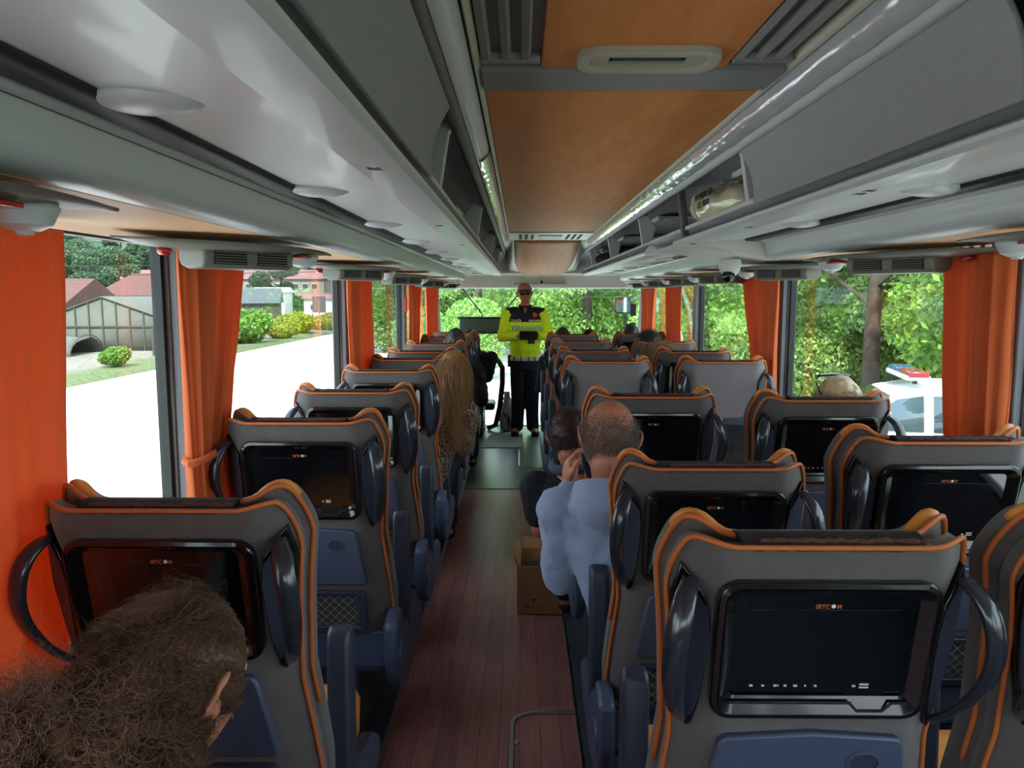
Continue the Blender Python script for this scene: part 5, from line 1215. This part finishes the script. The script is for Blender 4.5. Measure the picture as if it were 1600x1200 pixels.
for k, (x, y, s) in enumerate([(-85, 118, 1.0), (-73, 128, .95), (-95, 112, .85), (-62, 140, 1.0), (-104, 132, 1.5), (-86, 145, 1.45), (-68, 165, 1.4), (-50, 175, 1.2), (-118, 118, 1.7), (-40, 150, 1.0), (-28, 120, .8), (-110, 100, 1.1), (-34, 110, .75), (-60, 190, 1.6)]):
    nm = ['rounded tree behind the red hipped roof', 'large rounded tree above the pink-roofed building', 'tree at the left above the red tiled house', 'tree just left of the first pillar, over the pink roof', 'tall hillside tree at the upper left', 'tall hillside tree in the middle of the first window', 'hillside tree behind the long building', 'hillside tree right of the tied curtain', 'highest hillside tree at the far left', 'tree above the small white building', 'tree left of the second pillar', 'hillside tree beside the nearest curtain', 'tree beyond the sign post', 'distant tree on the ridge above the second window'][k]
    tree(T3, x, y, k*1.3, s, nm, gL)
hs = random.Random(4)
for k in range(46):
    y = 95 + 115*hs.random(); x = -y*(.22+.50*hs.random()) - 12; kk = max(0, (-x-70)/9.0); z = GZ + 62*sstep(0, 1, (kk-.5)/11)*(.75+.25*math.sin(y*.01+1)) - .6
    if kk < .8: z = GZ - .2
    if x > -62 and y < 150: continue
    c = dup(T3, (x, y, z), k*2.1, 'one of the dark green trees covering the wooded hillside on the left', 'trees covering the hillside'); s_ = hs.uniform(.75, 1.1); c.scale = (s_, s_, s_)
# bushes
B0 = empty('bush', (0, 0, GZ)); foliage('leaves', M['leaf_a'], B0, [((0, 0, .7), (.9, .9, .7)), ((.5, .2, .9), (.5, .5, .5)), ((-.5, -.2, .6), (.6, .6, .5))], 3500, .09, 11); MB().tube([(0, 0, 0), (.1, 0, .8)], .05, 6).build('stem', M['bark'], B0)
B1 = empty('bush', (0, 0, GZ)); foliage('blossom', M['leaf_y'], B1, [((0, 0, .6), (1.1, 1.1, .55)), ((.8, .3, .8), (.6, .6, .5))], 3500, .09, 12); MB().tube([(0, 0, 0), (.1, 0, .6)], .05, 6).build('stem', M['bark'], B1)
def bush(p, x, y, s, lab, grp='bushes along the road'):
    if p not in used: used.add(p); p.location = (x, y, GZ); p.scale = (s, s, s); return tag(p, lab, 'bush', grp)
    c = dup(p, (x, y, GZ), x*3, lab, grp); c.scale = (s, s, s)
bush(B0, -17.0, 32, .6, 'small green bush on the rubble in front of the greenhouse, left window')
bush(B0, -27.5, 50, 1.2, 'pale shrub in front of the red tiled house'); bush(B0, -32, 72, 2.3, 'round green bush in front of the red hipped roof')
bush(B0, -16.8, 47, 1.55, 'green bush right of the tied curtain, beside the yellow flowers'); bush(B0, -20.6, 50, 1.3, 'green bush beside the first pillar, behind the curtain')
for k, (x, y, s) in enumerate([(-16.2, 52, .9), (-17, 58, 1.2), (-16.0, 63, 1.0), (-16.5, 68, 1.3), (-18.5, 62, 1.3), (-16.3, 75, 1.2)]): bush(B1, x, y, s, ['yellow blossoming bush nearest the green bush', 'yellow bush in the middle of the verge', 'yellow bush by the road edge before the sign', 'yellow bush behind the sign post', 'large yellow bush away from the road', 'farthest yellow bush at the road'][k], 'yellow bushes on the verge')
for k, (x, y, s) in enumerate([(-18, 90, 1.8), (-20, 100, 2.2), (-16.5, 112, 1.8)]): bush(B0, x, y, s, ['green shrub in the second left window, nearest', 'green shrub in the second left window, tallest', 'green shrub in the second left window, farthest'][k])
H0 = empty('hedge_bush', (0, 0, GZ)); foliage('leaves', M['leaf_b'], H0, [((0, 0, 1.0), (2.2, 1.2, 1.1)), ((1.0, .3, 1.9), (1.3, .9, .9)), ((-1.1, .2, 1.6), (1.2, .9, .9))], 13000, .07, 21)
for k in range(5): MB().tube([(-1.6+.8*k, 0, 0), (-1.5+.75*k, .1, 1.5)], .035, 5).build('stem', M['bark'], H0)
HL = [(7.4, 21.5, .9, 'sunlit shrub at the foot of the trees, left part of the large right window'), (10.8, 22.5, 1.0, 'sunlit shrub beside the dark trunk in the large right window'), (14.0, 19.5, 1.0, 'sunlit shrub behind the police car roof'), (13.5, 30, 1.3, 'taller shrub far behind the dark trunk'), (9.5, 30.5, 1.2, 'shrub far behind, left in the large right window'), (18.5, 25, 1.3, 'shrub far right behind the police car'), (11.0, 44, 1.1, 'shrub low in the narrow right window'), (14.5, 48, 1.3, 'second shrub low in the narrow right window'),
 (-2.5, 27, .9, 'green shrub ahead behind the guide seat, through the windshield'), (6.0, 27, 1.0, 'green shrub ahead on the right of the windshield'), (2.9, 31, 1.15, 'shrub straight ahead right of the officer, below the trees'), (1.6, 39, 1.7, 'large shrub in the second rank ahead, behind the officer'), (7.2, 41, 1.9, 'large shrub in the second rank ahead under the outside mirror'), (-6.0, 41, 1.4, 'shrub ahead beyond the left front curtain')]
for k, (x, y, s, lab) in enumerate(HL):
    if k == 0: c = H0; tag(c, lab, 'shrub', 'shrubs under the trees')
    else: c = dup(H0, label=lab)
    c.location = (x, y, GZ); c.rotation_euler = (0, 0, k*1.1 % .8); c.scale = (s, s, s*1.15)
# houses
def gable_house(x, y, w, d, h, rh, rz, wallm, roofm, label, wins=(), hip=False, over=.3, cat='house'):
    t = empty('house', (x, y, GZ), rz); tag(t, label, cat, 'buildings beyond the road')
    MB().box((0, 0, h/2), (w, d, h)).build('walls', wallm, t)
    q = MB(); W, D = w/2+over, d/2+over; k = W*.45 if hip else 0
    q.add([(-W, -D, h-.05), (W, -D, h-.05), (W, D, h-.05), (-W, D, h-.05), (-W+k, 0, h+rh), (W-k, 0, h+rh)], [(0, 1, 5, 4), (1, 2, 5), (2, 3, 4, 5), (3, 0, 4), (0, 3, 2, 1)]); r = q.build('roof', roofm, t, angle=20)
    q = MB()
    for j in range(12): 
        xx = -W + 2*W*(j+.5)/12
    for (wx, wz, ww, wh) in wins: 
        f = MB().box((wx, -d/2-.02, wz), (ww+.12, .05, wh+.12)).build('window_frame', M['white_pl'], t); MB().box((wx, -d/2-.06, wz), (ww, .02, wh)).build('pane', M['win_dark'], f)
    return t
gable_house(-33.5, 52, 9, 8, 2.2, 1.9, .0, M['plaster'], M['roof_red'], 'house with a red tiled roof at the left, next to the near orange curtain', [(1.5, 1.2, .8, 1.0), (-1, 1.2, .8, 1)])
gable_house(-45, 74, 7, 7, 3.4, .5, .0, M['wood_grey'], M['white_pl'], 'flat pale roofed shed behind the red tiled house', [])
gable_house(-43, 92, 11, 9, 3.0, 2.6, .0, M['plaster'], M['roof_red'], 'house with a hipped reddish roof behind the round bush', [], hip=True)
gable_house(-50, 128, 38, 12, 5.6, 1.6, -.0, M['plaster'], M['roof_pink'], 'long pink-roofed building with a row of windows in the background', [(-17+1.5*k, 4.4, .9, .8) for k in range(24)], cat='building')
gable_house(-46, 118, 36, 3, 2.4, .9, 0, M['white_pl'], M['roof_pink'], 'low pink lean-to wing in front of the long building', [], cat='building')
gable_house(-31, 84, 9, 8, 2.2, 1.6, .25, M['wood_grey'], M['roof_grey'], 'barn with a grey sheet roof right of the tied curtain')
gable_house(-31.5, 98, 4, 3.5, 3.4, .6, 0, M['white_pl'], M['white_pl'], 'small white box-like house just left of the first pillar')
gable_house(-26.0, 100, 3.6, 3, 2.6, .5, .1, M['white_pl'], M['roof_pink'], 'small white hut behind the yellow bushes, with two dark windows', [(-.7, 1.5, .5, .6), (.6, 1.5, .5, .6)])
gable_house(-22.0, 104, 5, 4, 2.6, .4, .1, M['roof_red'], M['roof_pink'], 'low brick kiosk with a thin pale roof at the second pillar', [(0, 1.5, 1.2, .8)])
# timber greenhouse with slatted gable, and its low plastic tunnel
t = empty('greenhouse', (-21.8, 46, GZ)); tag(t, 'weathered timber greenhouse with a slatted gable end, middle of the first left window', 'greenhouse')
W, D, H, RH = 4.3, 6, 1.35, 1.55
q = MB(); q.add([(-W, -D, 0), (W, -D, 0), (W, -D, H), (0, -D, H+RH), (-W, -D, H)], [(0, 1, 2, 3, 4)]); q.build('gable', mat('cloudy_plastic', '#55574f', .8, var=.15, vscale=1.5), t, solid=.02)
q = MB(); q.add([(-W-.1, -D-.1, H-.03), (0, -D-.1, H+RH), (0, D, H+RH), (-W-.1, D, H-.03), (W+.1, -D-.1, H-.03), (W+.1, D, H-.03)], [(0, 1, 2, 3), (1, 4, 5, 2)]); q.build('roof', MATS['cloudy_plastic'], t, solid=.04)
for k in range(13):
    x = -W + 2*W*k/12; hh = H + RH*(1-abs(x)/W); MB().box((x, -D-.05, hh/2), (.06, .05, hh)).build('batten', M['wood_grey'], t)
MB().box((0, -D-.06, H), (2*W, .05, .07)).build('rail', M['wood_grey'], t)
t = empty('plastic_tunnel', (-24.5, 37, GZ)); tag(t, 'low ragged plastic growing tunnel in front of the timber greenhouse', 'growing tunnel')
rows = [[(-3.5+7*k/14, 1.5*math.cos(a), 1.05*math.sin(a)*(.9+.15*noise.noise((k*.7, a*2, 1)))) for a in [PI*j/10 for j in range(11)]] for k in range(15)]
MB().grid(rows).build('plastic_sheet', MATS['cloudy_plastic'], t, solid=.01, angle=180)
for k in range(6): MB().tube([(-3.5+1.4*k, 1.52*math.cos(a), 1.08*math.sin(a)) for a in [PI*j/10 for j in range(11)]], .03, 5).build('hoop', M['wood_grey'], t)
# fence posts, sign, cables
t = empty('field_fence', (-17.3, 44, GZ)); tag(t, 'thin post and wire fence along the field, left of the road', 'fence')
for k in range(16): MB().box((-.5*math.sin(k), -8+3.2*k, .7), (.08, .08, 1.5)).build('post', M['wood_grey'], t)
MB().tube([(-.5*math.sin(k), -8+3.2*k, 1.2) for k in range(16)], .02, 4).build('wire', M['wood_grey'], t)
t = empty('road_sign', (-14.9, 57, GZ)); tag(t, 'back of a grey rectangular road sign on a thin post, left of the second pillar', 'road sign')
MB().tube([(0, 0, 0), (0, 0, 2.6)], .05, 8).build('post', M['metal'], t); MB().box((0, 0, 2.3), (1.0, .04, 1.2)).build('sign_plate', M['roof_grey'], t)
for k in range(4):
    z = [6.2, 5.4, 4.3, 3.6][k]; q = MB(); q.tube([(-60+3.2*j*1.0, 62, z-.35*math.sin(PI*j/15)) for j in range(16)], .03, 4); o = q.build('power_line', M['rubber'], angle=180); tag(o, ['topmost', 'second', 'third', 'lowest'][k] + ' thin overhead cable across the hillside in the first left window', 'cable', 'overhead cables')
# cars
def profile_car(t, L, W, body, glassm, police=False):
    pr = [(-L/2, .45), (-L/2, .80), (-L/2+.08, .98), (-L/2+1.0, 1.06), (-L/2+1.75, 1.50), (-L/2+2.3, 1.60), (L/2-1.2, 1.60), (L/2-.5, 1.45), (L/2-.1, 1.02), (L/2, .75), (L/2, .40), (L/2-.5, .26), (-L/2+.4, .26)]
    n = 5; R = []
    for k, (yy, sc, up) in enumerate([(-W/2, .965, .0), (-W/2+.06, 1, 0), (0, 1.0, .02), (W/2-.06, 1, 0), (W/2, .965, 0)]):
        R.append([(x*(1 if z < 1.0 else 1-.02*(abs(yy)/W)), yy*(1 if z < 1.05 else 1-.30*(z-1.05)), .26+(z-.26)*sc+up*(z > 1.4)) for x, z in pr])
    MB().loft(R).build('car_body', body, t, angle=35, bevel=.02)
    for sy in (-1, 1):
        yq = lambda z: sy*(W/2*(1-.30*max(0, z-1.05)) + .006)
        for pts in ([(-L/2+1.15, 1.05), (-L/2+1.78, 1.45), (-.05, 1.50), (-.05, 1.04)], [(.07, 1.04), (.07, 1.50), (1.02, 1.48), (1.06, 1.04)], [(1.18, 1.05), (1.16, 1.46), (L/2-.62, 1.36), (L/2-.35, 1.05)]):
            MB().add([(x, yq(z), z) for x, z in pts], [(0, 1, 2, 3)]).build('side_window', glassm, t, solid=.006)
        for xx in (-L/2+.85, L/2-.85):
            w = MB().tube([(xx, sy*(W/2-.16), .33), (xx, sy*(W/2+.01), .33)], .33, 24, up=(0, 0, 1)).build('wheel', M['rubber'], t, bevel=.02); MB().tube([(xx, sy*(W/2+.012), .33), (xx, sy*(W/2+.02), .33)], .2, 16, up=(0, 0, 1)).build('hubcap', M['metal'], w)
        MB().box((-L/2+1.3, sy*(W/2+.09), 1.08), (.16, .16, .11)).build('door_mirror', body, t, bevel=.02)
    ws = MB().add([(-L/2+1.06, -W/2+.10, 1.105), (-L/2+1.70, -W/2+.17, 1.485), (-L/2+1.70, W/2-.17, 1.485), (-L/2+1.06, W/2-.10, 1.105)], [(0, 1, 2, 3)]).build('windshield', glassm, t, solid=.008)
    return t
M['car_white'] = mat('car_white', '#dfe2e4', .3, coat=.6); M['car_glass'] = mat('car_glass', '#3a4a52', .06, coat=1); M['stripe_b'] = mat('stripe_blue', '#2f6fb0', .4); M['stripe_r'] = mat('stripe_red', '#9c1f3a', .4)
t = empty('police_car', (5.75, 11.2, GZ), math.radians(-14)); tag(t, 'white police car with blue and red light bar, outside the right window', 'police car')
profile_car(t, 4.3, 1.75, M['car_white'], M['car_glass']); t.scale = (1.02, 1.02, 1.06)
for sy in (-1, 1):
    MB().box((.1, sy*.878, .90), (3.7, .012, .05)).build('blue_stripe', M['stripe_b'], t); MB().box((.1, sy*.878, .72), (3.9, .012, .20)).build('red_stripe', M['stripe_r'], t)
lb = MB().box((-.10, 0, 1.71), (.30, 1.3, .06)).build('light_bar', M['white_pl'], t, bevel=.01)
MB().box((-.10, -.05+.37, 1.765), (.26, .62, .07)).build('blue_lamp', mat('lamp_blue', '#27447c', .2, coat=.5), lb, bevel=.015); MB().box((-.10, -.37, 1.765), (.26, .62, .07)).build('red_lamp', mat('lamp_red', '#8e1f30', .2, coat=.5), lb, bevel=.015)
for sy in (-1, 1): MB().box((-.10, sy*.45, 1.66), (.05, .05, .08)).build('bar_foot', M['rubber'], lb)
c0 = empty('parked_car', (-38, 112, GZ), .2); tag(c0, 'white car parked by the houses, left one of the two', 'car', 'cars parked by the houses'); profile_car(c0, 4.2, 1.7, M['car_white'], M['car_glass'])
dup(c0, (-33.5, 113, GZ), .2, 'white car parked by the houses, right one of the two')
# pale post hanging by the right window (sun visor rod) and open top vent flap outside
t = empty('bus_stop_sign', (-4.6, 46, GZ)); tag(t, 'reddish sign beyond the left edge of the windshield', 'sign')
MB().tube([(0, 0, 0), (0, 0, 2.4)], .05, 8).build('post', M['metal'], t); MB().prof([(-1.0, -.6), (1.0, -.6), (.7, .5), (-.7, .5)], -.03, .03).build('sign_plate', mat('faded_red', '#c2606a', .7), t, loc=(0, 0, 1.6))
